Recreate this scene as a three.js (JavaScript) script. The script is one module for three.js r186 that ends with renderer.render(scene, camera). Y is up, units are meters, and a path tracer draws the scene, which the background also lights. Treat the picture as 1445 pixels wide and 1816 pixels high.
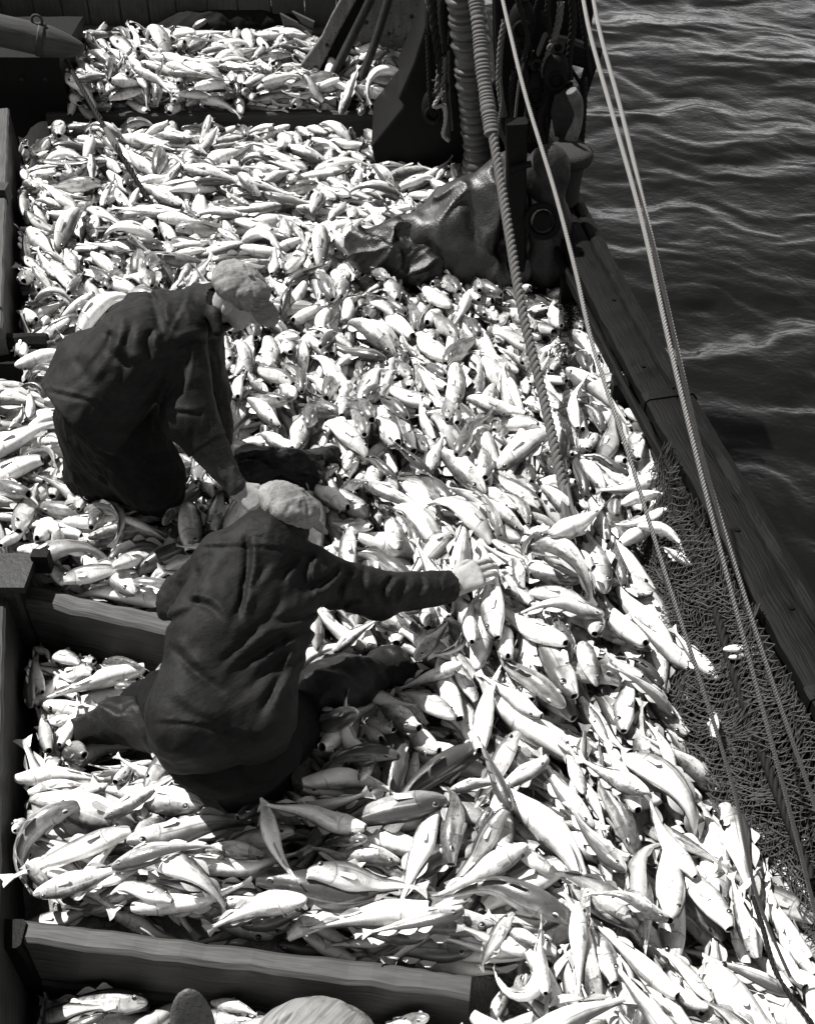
import * as THREE from 'three';
import { mergeGeometries, mergeVertices, toCreasedNormals } from 'three/addons/utils/BufferGeometryUtils.js';
import { createNoise3D, createNoise4D } from 'simplex-noise';

// ---------------------------------------------------------------- camera, sky, sun, exposure
const scene = new THREE.Scene();
const EYE = 3.55, PITCH = THREE.MathUtils.degToRad(42.7), FOC = 2000;   // eye height above the catch, downward tilt, focal length in photo pixels
const camera = new THREE.PerspectiveCamera(2 * Math.atan(908 / FOC) * 180 / Math.PI, 1445 / 1816, 0.05, 2000);
camera.position.set(0, EYE, 0);
camera.rotation.set(-PITCH, 0, 0);
scene.add(camera);

const SUN = new THREE.Vector3(-0.45, 0.86, -0.27).normalize();        // high, from the left and a little ahead of the camera
{
  const W = 256, Hh = 128, d = new Float32Array(W * Hh * 4);
  for (let j = 0; j < Hh; j++) for (let i = 0; i < W; i++) {
    const el = ((j + 0.5) / Hh - 0.5) * Math.PI, az = ((i + 0.5) / W - 0.5) * 2 * Math.PI;
    const v = new THREE.Vector3(Math.cos(el) * Math.cos(az), Math.sin(el), Math.cos(el) * Math.sin(az));
    const g = Math.max(0, v.dot(SUN)), e = Math.max(0, Math.sin(el));
    let L = 0.035 + 0.85 * Math.exp(-e * 3.9) + 0.15 * Math.pow(g, 6);
    if (el < 0) L = 0.2;
    const k = (j * W + i) * 4;
    d[k] = L; d[k + 1] = L * 0.995; d[k + 2] = L * 0.992; d[k + 3] = 1;
  }
  const sky = new THREE.DataTexture(d, W, Hh, THREE.RGBAFormat, THREE.FloatType);
  sky.mapping = THREE.EquirectangularReflectionMapping; sky.magFilter = sky.minFilter = THREE.LinearFilter; sky.needsUpdate = true;
  scene.background = sky; scene.environment = sky;
}
const sun = new THREE.DirectionalLight(0xfffefb, 4.6);
sun.position.copy(SUN).multiplyScalar(20).add(new THREE.Vector3(0, 0, -4.5));
sun.target.position.set(0, 0, -4.5);
sun.castShadow = true; sun.shadow.mapSize.set(4096, 4096); sun.shadow.radius = 1;
Object.assign(sun.shadow.camera, { left: -8, right: 8, top: 8, bottom: -8, near: 1, far: 45 });
scene.add(sun, sun.target);

const renderer = new THREE.WebGLRenderer({ antialias: true });
renderer.setSize(814, 1024);
renderer.toneMapping = THREE.LinearToneMapping;
renderer.toneMappingExposure = 2.4;
renderer.shadowMap.enabled = true; renderer.shadowMap.type = THREE.PCFSoftShadowMap;

// ---------------------------------------------------------------- helpers
function rng(seed) { let s = seed >>> 0; return () => { s |= 0; s = s + 0x6D2B79F5 | 0; let t = Math.imul(s ^ s >>> 15, 1 | s); t = t + Math.imul(t ^ t >>> 7, 61 | t) ^ t; return ((t ^ t >>> 14) >>> 0) / 4294967296; }; }
const R0 = rng(11), N3 = createNoise3D(rng(5)), N4 = createNoise4D(rng(6));
const V = (x, y, z) => new THREE.Vector3(x, y, z);
const clamp = (x, a, b) => Math.min(b, Math.max(a, x)), lerp = (a, b, t) => a + (b - a) * t;
const sst = (a, b, x) => { const t = clamp((x - a) / (b - a), 0, 1); return t * t * (3 - 2 * t); };
const fbm = (x, y, z, o = 4) => { let s = 0, a = 0.5, f = 1; for (let i = 0; i < o; i++) { s += a * N3(x * f, y * f, z * f); a *= 0.5; f *= 2.03; } return s; };
const SP = Math.sin(PITCH), CP = Math.cos(PITCH);
// survey helpers: sight line of a photo pixel met with a level plane (onY) or with a plane across the deck (onZ)
function sight(px, py) { const u = (px - 722.5) / FOC, v = (py - 908) / FOC; return V(u, -SP - v * CP, -CP + v * SP); }
function onY(px, py, y) { const d = sight(px, py); return d.multiplyScalar((y - EYE) / d.y).add(V(0, EYE, 0)); }
function onZ(px, py, z) { const d = sight(px, py); return d.multiplyScalar(z / d.z).add(V(0, EYE, 0)); }
function proj(p) { const x = p.x, y = p.y - EYE, z = p.z, d = -y * SP - z * CP; return [722.5 + FOC * x / d, 908 + FOC * (-y * CP + z * SP) / d, d]; }

const used = {};
function numbered(n) { used[n] = (used[n] || 0) + 1; return used[n] === 1 ? n : n + '_' + String(used[n] - 1).padStart(3, '0'); }
function shadow(o) { o.castShadow = true; o.receiveShadow = true; return o; }
function mesh(name, geo, mat, parent) { const m = shadow(new THREE.Mesh(geo, mat)); m.name = name; if (parent) parent.add(m); return m; }
function tag(o, label, category, group) { o.userData.label = label; o.userData.category = category; if (group) o.userData.group = group; return o; }
function thing(name, label, category, group, pos) { const g = new THREE.Group(); g.name = numbered(name); if (pos) g.position.copy(pos); scene.add(g); return tag(g, label, category, group); }
function single(name, geo, mat, label, category, group) { const m = mesh(numbered(name), geo, mat, scene); return tag(m, label, category, group); }
function structure(name, geo, mat) { const m = mesh(numbered(name), geo, mat, scene); m.userData.kind = 'structure'; return m; }
function grey(v, warm = 1) { return new THREE.Color().setRGB(v * (1 + 0.025 * warm), v, v * (1 - 0.03 * warm)); }
function tex(w, h, fn, srgb = true, rx = 1, ry = 1) {   // fn(u, v) -> linear grey 0..1 (colour) or raw value
  const d = new Uint8Array(w * h * 4);
  for (let j = 0; j < h; j++) for (let i = 0; i < w; i++) {
    let g = fn((i + 0.5) / w, (j + 0.5) / h), k = (j * w + i) * 4;
    const put = (c) => { c = clamp(c, 0, 1); return Math.round(255 * (srgb ? (c <= 0.0031308 ? 12.92 * c : 1.055 * Math.pow(c, 1 / 2.4) - 0.055) : c)); };
    d[k] = put(g * (srgb ? 1.012 : 1)); d[k + 1] = put(g); d[k + 2] = put(g * (srgb ? 0.982 : 1)); d[k + 3] = 255;
  }
  const t = new THREE.DataTexture(d, w, h); t.colorSpace = srgb ? THREE.SRGBColorSpace : THREE.NoColorSpace;
  t.wrapS = t.wrapT = THREE.RepeatWrapping; t.magFilter = THREE.LinearFilter; t.minFilter = THREE.LinearMipmapLinearFilter; t.generateMipmaps = true; t.repeat.set(rx, ry); t.needsUpdate = true; return t;
}
// noise that tiles over the unit square
function tnoise(u, v, f, seed, fv = f) { const a = u * 2 * Math.PI, b = v * 2 * Math.PI, r = f / (2 * Math.PI), q = fv / (2 * Math.PI); return N4(Math.cos(a) * r + seed, Math.sin(a) * r, Math.cos(b) * q - seed, Math.sin(b) * q + seed * 0.3); }

// ---------------------------------------------------------------- the shape of the catch (metres above the old waterline of the boards)
const leftEdge = (z) => -1.33 - 0.247 * (-1.9 - z) - 0.42 * sst(-4.75, -4.65, z) * (1 - sst(-3.5, -3.42, z));
const rightPts = [[-9.6, 0.3], [-7.4, 0.35], [-6.4, 0.5], [-5.95, 0.62], [-5.74, 0.76], [-5.27, 0.98], [-4.33, 1.16], [-3.87, 1.25], [-3.55, 1.15], [-3.17, 1.12], [-2.95, 1.2], [-2.63, 1.1], [-2.33, 1.22], [-2.19, 1.26], [-2.05, 1.38], [-1.7, 1.5], [-1, 1.6]];
function rightEdge(z) { for (let i = 1; i < rightPts.length; i++) if (z <= rightPts[i][0]) { const [z0, x0] = rightPts[i - 1], [z1, x1] = rightPts[i]; return lerp(x0, x1, clamp((z - z0) / (z1 - z0), 0, 1)); } return 1.6; }
const boardA = (x) => -1.865 + 0.129 * (x + 1.28), boardB = (x) => -3.34 + 0.286 * (x + 1.58), boardC = (x) => -7.98 - 0.02 * x;
function heap(x, z) {
  let s = 0.02;
  // near the left hand pound boards
  const nearA = sst(boardA(x) - 0.02, boardA(x) + 0.03, z) * (1 - sst(0.12, 0.5, x));
  const pit = sst(boardB(x) - 0.03, boardB(x) + 0.04, z) * (1 - sst(-0.75, -0.3, x)) * (1 - sst(-2.75, -2.1, z));
  s -= 0.23 * pit;
  s += 0.15 * Math.exp(-((x - 0.25) ** 2 / 0.45 + (z + 3.2) ** 2 / 1.3));
  s += 0.06 * Math.exp(-((x - 0.1) ** 2 / 0.5 + (z + 4.9) ** 2 / 0.5));
  s += 0.2 * (1 - sst(boardC(x) - 0.06, boardC(x) + 0.02, z)) - 0.13 * Math.exp(-(((z - boardC(x) - 0.12) / 0.1) ** 2));
  s += 0.13 * Math.exp(-(((z + 4.5) / 0.6) ** 2)) * sst(0.55, 1.0, x);
  s += 0.05 * (1 - sst(-6.75, -6.6, z)) * (1 - sst(-1.0, -0.4, x));
  s -= 0.16 * sst(-0.3, 0.0, x - rightEdge(z)) * sst(-3.9, -3.7, z);
  s += 0.03 * N3(x * 1.3, 3, z * 1.3) + 0.015 * N3(x * 3.1, 7, z * 3.1);
  s = lerp(s, -0.2 - 0.12 * (1 - sst(-0.75, -0.45, x)) + 0.03 * N3(x * 2, 9, z * 2), nearA);
  return s;
}

// ---------------------------------------------------------------- fish
// one map for everything on a fish: body round the girth in the lower 3/4, fins, mouth, eye above
function fishTexture(kind, seed) {
  const n = (u, v, f) => N3(u * f * 1.05 + seed, v * f, seed * 1.7);
  return tex(512, 256, (u, v) => {
    if (v > 0.78) {                                            // swatches
      if (u < 0.45) { if (u > 0.3) return 0.5 + 0.12 * Math.sin(u * 330) + 0.06 * n(u, v, 30); const r = Math.sin(u * 330) * 0.5 + 0.5; return (kind === 3 ? 0.09 : 0.3) + 0.16 * r + 0.06 * n(u, v, 30); }   // fin rays
      if (u < 0.6) return 0.018 + 0.012 * n(u, v, 20);        // gullet
      if (u < 0.8) return 0.42;                               // iris
      return 0.006;                                           // pupil
    }
    const a = Math.abs(v / 0.78 * 2 - 1) ;                    // 1 along the back, 0 along the belly
    const w = 0.05 * n(u, v, 3) + 0.035 * n(u, v, 9);
    const back = [0.075, 0.055, 0.11, 0.035][kind], belly = [0.73, 0.75, 0.8, 0.38][kind], edge = [0.58, 0.57, 0.66, 0.42][kind];
    let g = lerp(belly, lerp(back, belly, 0.42), sst(edge - 0.34, edge - 0.02, a + w * 1.6)); g = lerp(g, back, sst(edge - 0.06, edge + 0.2, a + w * 1.6));
    const flank = sst(0.25, 0.6, a);
    if (kind === 0) g *= 1 - 0.5 * flank * sst(0.05, 0.5, n(u, v, 11) * 0.7 + n(u, v, 27) * 0.5);      // cod spots
    if (kind === 2) g *= 1 - 0.22 * flank * sst(0.1, 0.6, n(u, v, 14));
    const ll = 0.62 - 0.05 * Math.sin(u * 3);                 // lateral line
    const dl = Math.exp(-(((a - ll) / 0.017) ** 2)) * sst(0.2, 0.26, u);
    g = kind === 1 ? lerp(g, 0.05, 0.8 * dl) : lerp(g, kind === 3 ? 0.4 : 0.6, 0.6 * dl);
    if (kind === 1) g = lerp(g, 0.05, 0.75 * Math.exp(-(((u - 0.31) / 0.025) ** 2 + ((a - 0.52) / 0.07) ** 2)));
    // gill slit, mouth corner, head a little darker and blotched
    const gs = 0.24 - 0.28 * (a - 0.42) ** 2;
    g *= 1 - 0.6 * Math.exp(-(((u - gs) / 0.0065) ** 2)) * sst(0.8, 0.6, a) * sst(0.02, 0.2, a);
    if (u < gs) g *= 0.86 + 0.2 * n(u, v, 8);
    g *= 1 - 0.7 * Math.exp(-(((a - 0.42 - u * 0.6) / 0.022) ** 2)) * sst(0.085, 0.07, u);
    g *= 1 + 0.06 * n(u, v, 40) + 0.05 * n(u, v, 17);
    // slime, scuffs and blood smears
    g *= 1 - 0.3 * sst(0.6, 0.9, n(u + 5, v, 5) + 0.3 * n(u, v, 30));
    const sc = Math.sin((u * 95 + v * 60)) * Math.sin((u * 95 - v * 60)); g *= 1 + 0.07 * sc * sst(0.24, 0.3, u) * sst(0.15, 0.4, a);   // scale rows
    return g;
  });
}
const scaleBump = tex(256, 256, (u, v) => 0.5 + 0.25 * tnoise(u, v, 40, 3) + 0.25 * tnoise(u, v, 14, 8), false, 2, 2);
const fishMat = [0, 1, 2, 3].map((k) => new THREE.MeshPhysicalMaterial({ map: fishTexture(k, 3.1 + k * 7.7), roughness: 0.36, bumpMap: scaleBump, bumpScale: 0.0008, clearcoat: 0.55, clearcoatRoughness: 0.16, side: THREE.DoubleSide }));

const PROF = [ // s, up, down, half width (fractions of the length)
  [0, .004, .004, .005], [.005, .015, .016, .017], [.016, .026, .028, .029], [.045, .044, .047, .043], [.085, .061, .065, .056], [.13, .077, .083, .068], [.175, .089, .097, .078], [.205, .096, .105, .083], [.222, .098, .106, .082],
  [.27, .102, .115, .085], [.33, .102, .121, .085], [.41, .094, .113, .078], [.49, .081, .093, .066], [.57, .066, .071, .053], [.65, .052, .053, .041], [.73, .039, .039, .03], [.8, .029, .029, .021], [.86, .023, .023, .014], [.9, .023, .023, .01], [.925, .026, .026, .007]];
const AROUND = 14;
function makeFish({ bend = 0, sway = 0, arch = 0, gape = 0, fat = 1, sag = 0 }) {
  // backbone: sideways heading th(s), turned out slowly behind the stiff head
  const NS = 64, cx = [0], cz = [0], th = [];
  for (let i = 0; i <= NS; i++) { const s = i / NS; th.push(bend * sst(0.12, 1, s) * 1.0 + sway * Math.sin(Math.PI * 2 * sst(0.15, 1, s))); }
  for (let i = 1; i <= NS; i++) { const t = (th[i] + th[i - 1]) / 2; cx.push(cx[i - 1] - Math.cos(t) / NS); cz.push(cz[i - 1] + Math.sin(t) / NS); }
  const mx = (cx[0] + cx[NS]) / 2, mz = cz.reduce((a, b) => a + b) / (NS + 1);
  const at = (s, y, z) => {
    const q = clamp(s, 0, 1) * NS, i = Math.min(NS - 1, Math.floor(q)), f = q - i, t = lerp(th[i], th[i + 1], f);
    const ox = s < 0 ? -s : 0;
    return [lerp(cx[i], cx[i + 1], f) - mx + ox + z * Math.sin(t), y + arch * (0.25 - (s - 0.5) ** 2) * 0.8, lerp(cz[i], cz[i + 1], f) - mz + z * Math.cos(t)];
  };
  function build(rows, cols, pos, uv, idx = (i, j, c) => [i * c + j, (i + 1) * c + j, (i + 1) * c + j + 1, i * c + j, (i + 1) * c + j + 1, i * c + j + 1]) {
    const P = [], U = [], I = [];
    for (let i = 0; i < rows; i++) for (let j = 0; j < cols; j++) { P.push(...pos(i, j)); U.push(...uv(i, j)); }
    for (let i = 0; i < rows - 1; i++) for (let j = 0; j < cols - 1; j++) I.push(...idx(i, j, cols));
    const g = new THREE.BufferGeometry(); g.setAttribute('position', new THREE.Float32BufferAttribute(P, 3)); g.setAttribute('uv', new THREE.Float32BufferAttribute(U, 2)); g.setIndex(I); g.computeVertexNormals(); return g;
  }
  const ring = (k, j) => {
    let [s, up, dn, w] = PROF[k]; { const pl = 0.97 + 0.1 * Math.exp(-(((s - 0.05) / 0.06) ** 2)); up *= pl; dn *= pl; w *= pl; } const a = j / AROUND * 2 * Math.PI;
    const belly = Math.exp(-(((s - 0.36) / 0.14) ** 2)); w *= 1 + (fat - 1) * (0.4 + 0.6 * belly); dn *= 1 + (fat - 1) * belly; dn *= 1 - sag * belly;
    const m = gape * Math.exp(-s * 30) * 0.027; up += m * 0.5; dn += m * 1.25; w += m * 0.75;
    const c = Math.cos(a), sn = Math.sin(a), y = (c > 0 ? up : dn) * Math.sign(c) * Math.pow(Math.abs(c), 0.92), z = w * Math.sign(sn) * Math.pow(Math.abs(sn), 0.85);
    const droop = gape * 0.02 * Math.exp(-s * 20);
    return [s + (k === 0 ? 0.012 * gape * (c > 0 ? -0.2 : 0.9) * Math.abs(c) : 0), y - droop, z, s / 0.925, 0.002 + j / AROUND * 0.776];
  };
  const body = build(PROF.length, AROUND + 1, (i, j) => { const r = ring(i, j % AROUND); return at(r[0], r[1], r[2]); }, (i, j) => { const r = ring(i, j); return [r[3], r[4]]; });
  // weld the seam normals
  { const n = body.attributes.normal; for (let i = 0; i < PROF.length; i++) { const a = i * (AROUND + 1), b = a + AROUND; const x = n.getX(a) + n.getX(b), y = n.getY(a) + n.getY(b), z = n.getZ(a) + n.getZ(b), l = Math.hypot(x, y, z); n.setXYZ(a, x / l, y / l, z / l); n.setXYZ(b, x / l, y / l, z / l); } }
  const mouth = build(4, AROUND + 1, (i, j) => { const r = ring(0, j % AROUND), f = [0.99, 0.8, 0.62, 0.02][i], dx = [0.0, 0.006, 0.05 * (0.25 + gape), 0.06 * (0.25 + gape)][i]; return at(r[0] + dx + 0.0005, r[1] * f, r[2] * f); }, () => [0.52, 0.9]);
  const lips = gape < 0.25;
  if (lips) { const u = mouth.attributes.uv; for (let i = 0; i < u.count; i++) u.setXY(i, 0.02, 0.39); }
  const eyes = [1, -1].map((sg) => {
    const g = new THREE.SphereGeometry(0.024, 10, 7), p = g.attributes.position, u = g.attributes.uv;
    g.rotateX(sg * Math.PI / 2);
    for (let i = 0; i < p.count; i++) {
      const x = p.getX(i), y = p.getY(i), z = p.getZ(i), out = z * sg / 0.024;
      u.setXY(i, out > 0.62 ? 0.93 : 0.7, 0.9);
      p.setXYZ(i, ...at(0.095 - x, 0.036 + y, sg * (0.051) + z * 0.62));
    }
    g.computeVertexNormals(); return g;
  });
  // a fin: base line and tip line, swollen a little at the base
  function fin(n, base, tip, th0, pale) {
    return mergeGeometries([1, -1].map((sg) => build(n, 3, (i, j) => { const t = i / (n - 1), b = base(t), e = tip(t), f = j / 2; const q = [0, 1, 2].map((k) => lerp(b[k], e[k], f)); return at(q[0], q[1], q[2] + sg * th0 * (1 - f * 0.85)); }, (i, j) => [(pale ? 0.32 : 0.02) + (pale ? 0.11 : 0.26) * i / (n - 1), 0.82 + 0.15 * j / 2])));
  }
  const tail = fin(7, (t) => [0.905, lerp(-0.024, 0.024, t), 0], (t) => [0.985 + 0.025 * Math.abs(t * 2 - 1), lerp(-0.078, 0.078, t), 0.012 * Math.sin(t * 7)], 0.006);
  const dor = (s0, s1, h, y0, y1) => fin(6, (t) => [lerp(s0, s1, t), lerp(y0, y1, t) - 0.006, 0], (t) => [lerp(s0, s1, t) + 0.035, lerp(y0, y1, t) + h * Math.sin(Math.PI * clamp(t * 0.9 + 0.12, 0, 1)) * (1 - 0.4 * t), 0.018], 0.004);
  const dorsals = [dor(0.31, 0.43, 0.055, 0.115, 0.104), dor(0.46, 0.62, 0.046, 0.1, 0.069), dor(0.66, 0.82, 0.034, 0.059, 0.031)];
  const anals = [dor(0.5, 0.65, -0.044, -0.11, -0.063), dor(0.68, 0.82, -0.032, -0.056, -0.031)];
  const pects = [1, -1].map((sg) => fin(5, (t) => [0.238 + 0.008 * t, -0.012 - 0.03 * t, sg * (0.085 * (0.55 + 0.45 * fat))], (t) => [0.335 + 0.02 * Math.sin(t * 3.1), -0.012 - 0.048 * t, sg * (0.102 * (0.55 + 0.45 * fat) + 0.006 * Math.sin(3 * t))], 0.004, true));
  const samples = [];                                           // points of the skin for the tipping-out below
  for (let i = 0; i < PROF.length - 1; i++) for (let h = 0; h < 2; h++) for (let j = 0; j < AROUND; j++) for (let q = 0; q < 2; q++) {
    const a = ring(i, j), b = ring(i + 1, j), c = ring(i, (j + 1) % AROUND), d = ring(i + 1, (j + 1) % AROUND), f = h * 0.5, e = q * 0.5;
    const m = [0, 1, 2].map((k) => lerp(lerp(a[k], b[k], f), lerp(c[k], d[k], f), e));
    samples.push([...at(...m), (h === 0 && q === 0) ? 1 : 0]);
  }
  for (let t = -1; t <= 1; t += 0.25) for (const s of [0.93, 0.955, 0.98]) samples.push([...at(s, t * lerp(0.024, 0.07, (s - 0.92) / 0.06), 0), t * 4 % 2 === 0 ? 1 : 0]);
  const parts = [['body', body], ['mouth', mouth], ...eyes.map((e) => ['eye', e]), ['tail_fin', tail], ...dorsals.map((e) => ['dorsal_fin', e]), ...anals.map((e) => ['anal_fin', e]), ...pects.map((e) => ['pectoral_fin', e])];
  const head = at(0, 0, 0), end = at(1, 0, 0);
  return { parts, merged: mergeGeometries(parts.map((p) => p[1])), samples, coarse: samples.filter((s) => s[3]), head, end, gape, curve: Math.abs(bend) + Math.abs(sway) };
}
const rs = rng(909), SHAPES = [];
for (let i = 0; i < 24; i++) { const sg = i % 2 ? 1 : -1; SHAPES.push({ bend: sg * [0.08, 0.3, 0.55, 0.8, 0.15, 0.42][i % 6] * (0.8 + 0.4 * rs()), sway: i % 4 === 2 ? 0.2 + 0.25 * rs() : i % 4 === 1 ? -0.35 * rs() : 0, arch: (rs() - 0.45) * 0.2, gape: rs() < 0.68 ? 0.8 + 0.6 * rs() : 0.05 + 0.2 * rs(), fat: 0.84 + 0.32 * rs(), sag: rs() < 0.3 ? 0.3 * rs() : 0 }); }
SHAPES[0] = { gape: 0.05, arch: 0.05 }; SHAPES[1] = { bend: 0.45, gape: 0.9 }; SHAPES[2] = { bend: -0.45, gape: 0.1, fat: 1.1 };
const COMMON = 24;                                               // everyday shapes; the rest are curled hard
SHAPES.push({ bend: 1.5, gape: 0.2 }, { bend: -1.6, gape: 0.8 }, { bend: 2.9, gape: 0.4, fat: 1.05 }, { bend: -2.1, gape: 0.1 }, { sway: 0.7, bend: 0.7, gape: 0.6, fat: 0.9, sag: 0.2 }, { bend: 1.9, arch: 0.15, gape: 0.9 });
for (let i = 0; i < SHAPES.length; i++) SHAPES[i] = makeFish(SHAPES[i]);

// ---------------------------------------------------------------- tipping the catch out, fish by fish, on a height map
const CELL = 0.012, X0 = -3.2, Z0 = -9.7, NX = Math.round(5.2 / CELL), NZ = Math.round(8.8 / CELL);
const HM = new Float32Array(NX * NZ), BLOCK = new Uint8Array(NX * NZ);
const cell = (x, z) => { const i = Math.floor((x - X0) / CELL), j = Math.floor((z - Z0) / CELL); return i < 0 || j < 0 || i >= NX || j >= NZ ? -1 : j * NX + i; };
const blocks = [];                                              // [x, z, radius] standing things in the catch
function setBlocks() {
  for (let j = 0; j < NZ; j++) for (let i = 0; i < NX; i++) {
    const x = X0 + (i + 0.5) * CELL, z = Z0 + (j + 0.5) * CELL, k = j * NX + i;
    HM[k] = heap(x, z) - 0.17;
    if ((z > boardA(x) && z < boardA(x) + 0.115 && x < 0.22) || (z > boardB(x) + 0.01 && z < boardB(x) + 0.11 && x < -0.7 && x > -1.7) || (z < -7.5 && x < -2.52) || (z < -7.22 && z > -8.15 && x > -0.2 + 0.25 * (-7.22 - z)) || x < leftEdge(z) || x > rightEdge(z) || z < -9.05 || z > -1.25) BLOCK[k] = 1;
    for (const [bx, bz, r] of blocks) if ((x - bx) ** 2 + (z - bz) ** 2 < r * r) BLOCK[k] = 1;
  }
}
const _m = new THREE.Matrix4(), _q = new THREE.Quaternion(), _e = new THREE.Euler();
function pose(yaw, pitch, roll) { _e.set(roll, yaw, pitch, 'YZX'); return _m.makeRotationFromEuler(_e).elements; }
// rest one fish of shape S, length L at x, z with a heading; returns its height and the pitch at which head and tail both touch
function rest(S, L, x, z, yaw, roll, pitch = 0, fixed = false) {
  let Y = 0, gap = 0;
  for (let it = 0; it < 3; it++) {
    const m = pose(yaw, pitch, roll); const tp = [-9, -9, -9, -9, -9, -9, -9, -9]; let hd = -9, tl = -9, bad = 0, sum = 0, cnt = 0;
    const cyaw = Math.cos(yaw), syaw = -Math.sin(yaw);
    for (const s of S.coarse) {
      const px = s[0] * L, py = s[1] * L, pz = s[2] * L;
      const wx = m[0] * px + m[4] * py + m[8] * pz, wy = m[1] * px + m[5] * py + m[9] * pz, wz = m[2] * px + m[6] * py + m[10] * pz;
      const k = cell(x + wx, z + wz); if (k < 0 || BLOCK[k]) { if (++bad > (fixed ? 60 : 8)) return null; continue; }
      const c = HM[k] - wy; if (wy < -0.015 * L) { sum += c; cnt++; } const al = wx * cyaw + wz * syaw;
      if (c > tp[7]) { let n = 7; while (n > 0 && c > tp[n - 1]) { tp[n] = tp[n - 1]; n--; } tp[n] = c; }
      if (al > 0.12 * L) { if (c > hd) hd = c; } else if (al < -0.12 * L) { if (c > tl) tl = c; }
    }
    Y = tp[7] - 0.013; gap = cnt ? Y - sum / cnt : 0;
    if (it < 2 && hd > -9 && tl > -9) pitch = clamp(pitch + Math.atan((hd - tl) / (0.6 * L)) * 0.85, -0.85, 0.85);
  }
  return { Y, pitch, gap };
}
const FISH = [];
function settle(si, L, x, y, z, yaw, pitch, roll, tone, kind, hero) {
  const S = SHAPES[si], m = pose(yaw, pitch, roll);
  for (const s of S.samples) {
    const px = s[0] * L, py = s[1] * L, pz = s[2] * L, wx = m[0] * px + m[4] * py + m[8] * pz, wy = m[1] * px + m[5] * py + m[9] * pz, wz = m[2] * px + m[6] * py + m[10] * pz;
    const k = cell(x + wx, z + wz); if (k >= 0 && HM[k] < y + wy) HM[k] = y + wy;
  }
  FISH.push({ si, L, x, y, z, yaw, pitch, roll, tone, kind, hero });
}
const RF = rng(77), gauss = () => (RF() + RF() + RF() - 1.5) * 1.15;
// which way the heads lie in each part of the catch: [image direction in degrees from right, turning downward, spread]
function heading(x, z) {
  const y = heap(x, z), [px, py] = proj(V(x, y, z)); let a, sp;
  if (px > 560 && py > 860) { a = 62; sp = 30; if (RF() < 0.2) a += 180; if (px < 900 && py > 1350) { a = RF() < 0.5 ? 160 : -20; sp = 45; } }
  else if (py > 1180) { a = RF() < 0.55 ? 172 : -8; sp = 28; if (RF() < 0.25) { a = 90; sp = 30; } }
  else if (px > 380 && py > 470) { a = 75; sp = 38; if (RF() < 0.2) a += 180; }
  else if (py > 560) { a = RF() < 0.5 ? 20 : 150; sp = 45; }
  else { a = RF() < 0.5 ? 30 : 195; sp = 48; if (RF() < 0.25) { a = 85; sp = 25; } }
  a += gauss() * sp * 1.4;
  return -a * Math.PI / 180;                                   // yaw: +x is the head, +z is toward the viewer
}
function rollPick() { const r = RF(); return r < 0.6 ? (RF() < 0.5 ? 1 : -1) * (Math.PI / 2 + 0.05 + gauss() * 0.45) : r < 0.84 ? Math.PI + gauss() * 0.6 : gauss() * 0.6; }
function pour() {
  let misses = 0;
  while (FISH.length < 3600 && misses < 900) {
    // look for the lowest of a few spots
    let bx = 0, bz = 0, bh = 9;
    for (let i = 0; i < 12; i++) { const z = -9 + RF() * 7.7, x = leftEdge(z) + RF() * (rightEdge(z) - leftEdge(z)), k = cell(x, z); if (k < 0 || BLOCK[k]) continue; const h = HM[k] - heap(x, z); if (h < bh) { bh = h; bx = x; bz = z; } }
    if (bh > 8) continue;
    const L = clamp((0.415 + gauss() * 0.13) * (RF() < 0.14 ? 0.7 : 1), 0.22, 0.58);
    let best = null;
    for (let i = 0; i < 22; i++) {
      const si = RF() < 0.95 ? Math.floor(RF() * COMMON) : COMMON + Math.floor(RF() * (SHAPES.length - COMMON));
      const x = bx + gauss() * 0.14, z = bz + gauss() * 0.14, yaw = heading(bx, bz), roll = rollPick(), r = rest(SHAPES[si], L, x, z, yaw, roll);
      if (!r) continue; const sc = r.Y - heap(x, z) + Math.abs(r.pitch) * 0.01 + 0.35 * r.gap; if (!best || sc < best.sc) best = { sc, si, x, z, yaw, roll, ...r };
    }
    if (!best || best.Y - heap(best.x, best.z) > 0.085) { misses++; continue; }
    misses = Math.max(0, misses - 4);
    const t = RF(), kind = t < 0.4 ? 0 : t < 0.7 ? 1 : t < 0.9 ? 2 : 3;
    settle(best.si, L, best.x, best.Y, best.z, best.yaw, best.pitch, best.roll, 0.84 + 0.16 * RF(), kind);
  }
}
// small fish worked into the holes that are left, along boards and edges
function fill() {
  for (let n = 0; n < 9000 && FISH.length < 3600; n++) {
    const z = -9 + RF() * 7.7, x = leftEdge(z) + RF() * (rightEdge(z) - leftEdge(z)), k = cell(x, z); if (k < 0 || BLOCK[k] || HM[k] - heap(x, z) > -0.085) continue;
    let best = null; for (let i = 0; i < 14; i++) { const si = Math.floor(RF() * COMMON), L = 0.2 + 0.2 * RF(), px = x + gauss() * 0.06, pz = z + gauss() * 0.06, yaw = RF() * 6.28, roll = rollPick(), r = rest(SHAPES[si], L, px, pz, yaw, roll); if (!r) continue; const sc = r.Y - heap(px, pz) - 0.12 * L; if (!best || sc < best.sc) best = { sc, si, L, x: px, z: pz, yaw, roll, ...r }; }
    if (!best || best.Y - heap(best.x, best.z) > 0.07) continue;
    settle(best.si, best.L, best.x, best.Y, best.z, best.yaw, best.pitch, best.roll, 0.85 + 0.15 * RF(), Math.floor(RF() * 3));
  }
}
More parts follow.
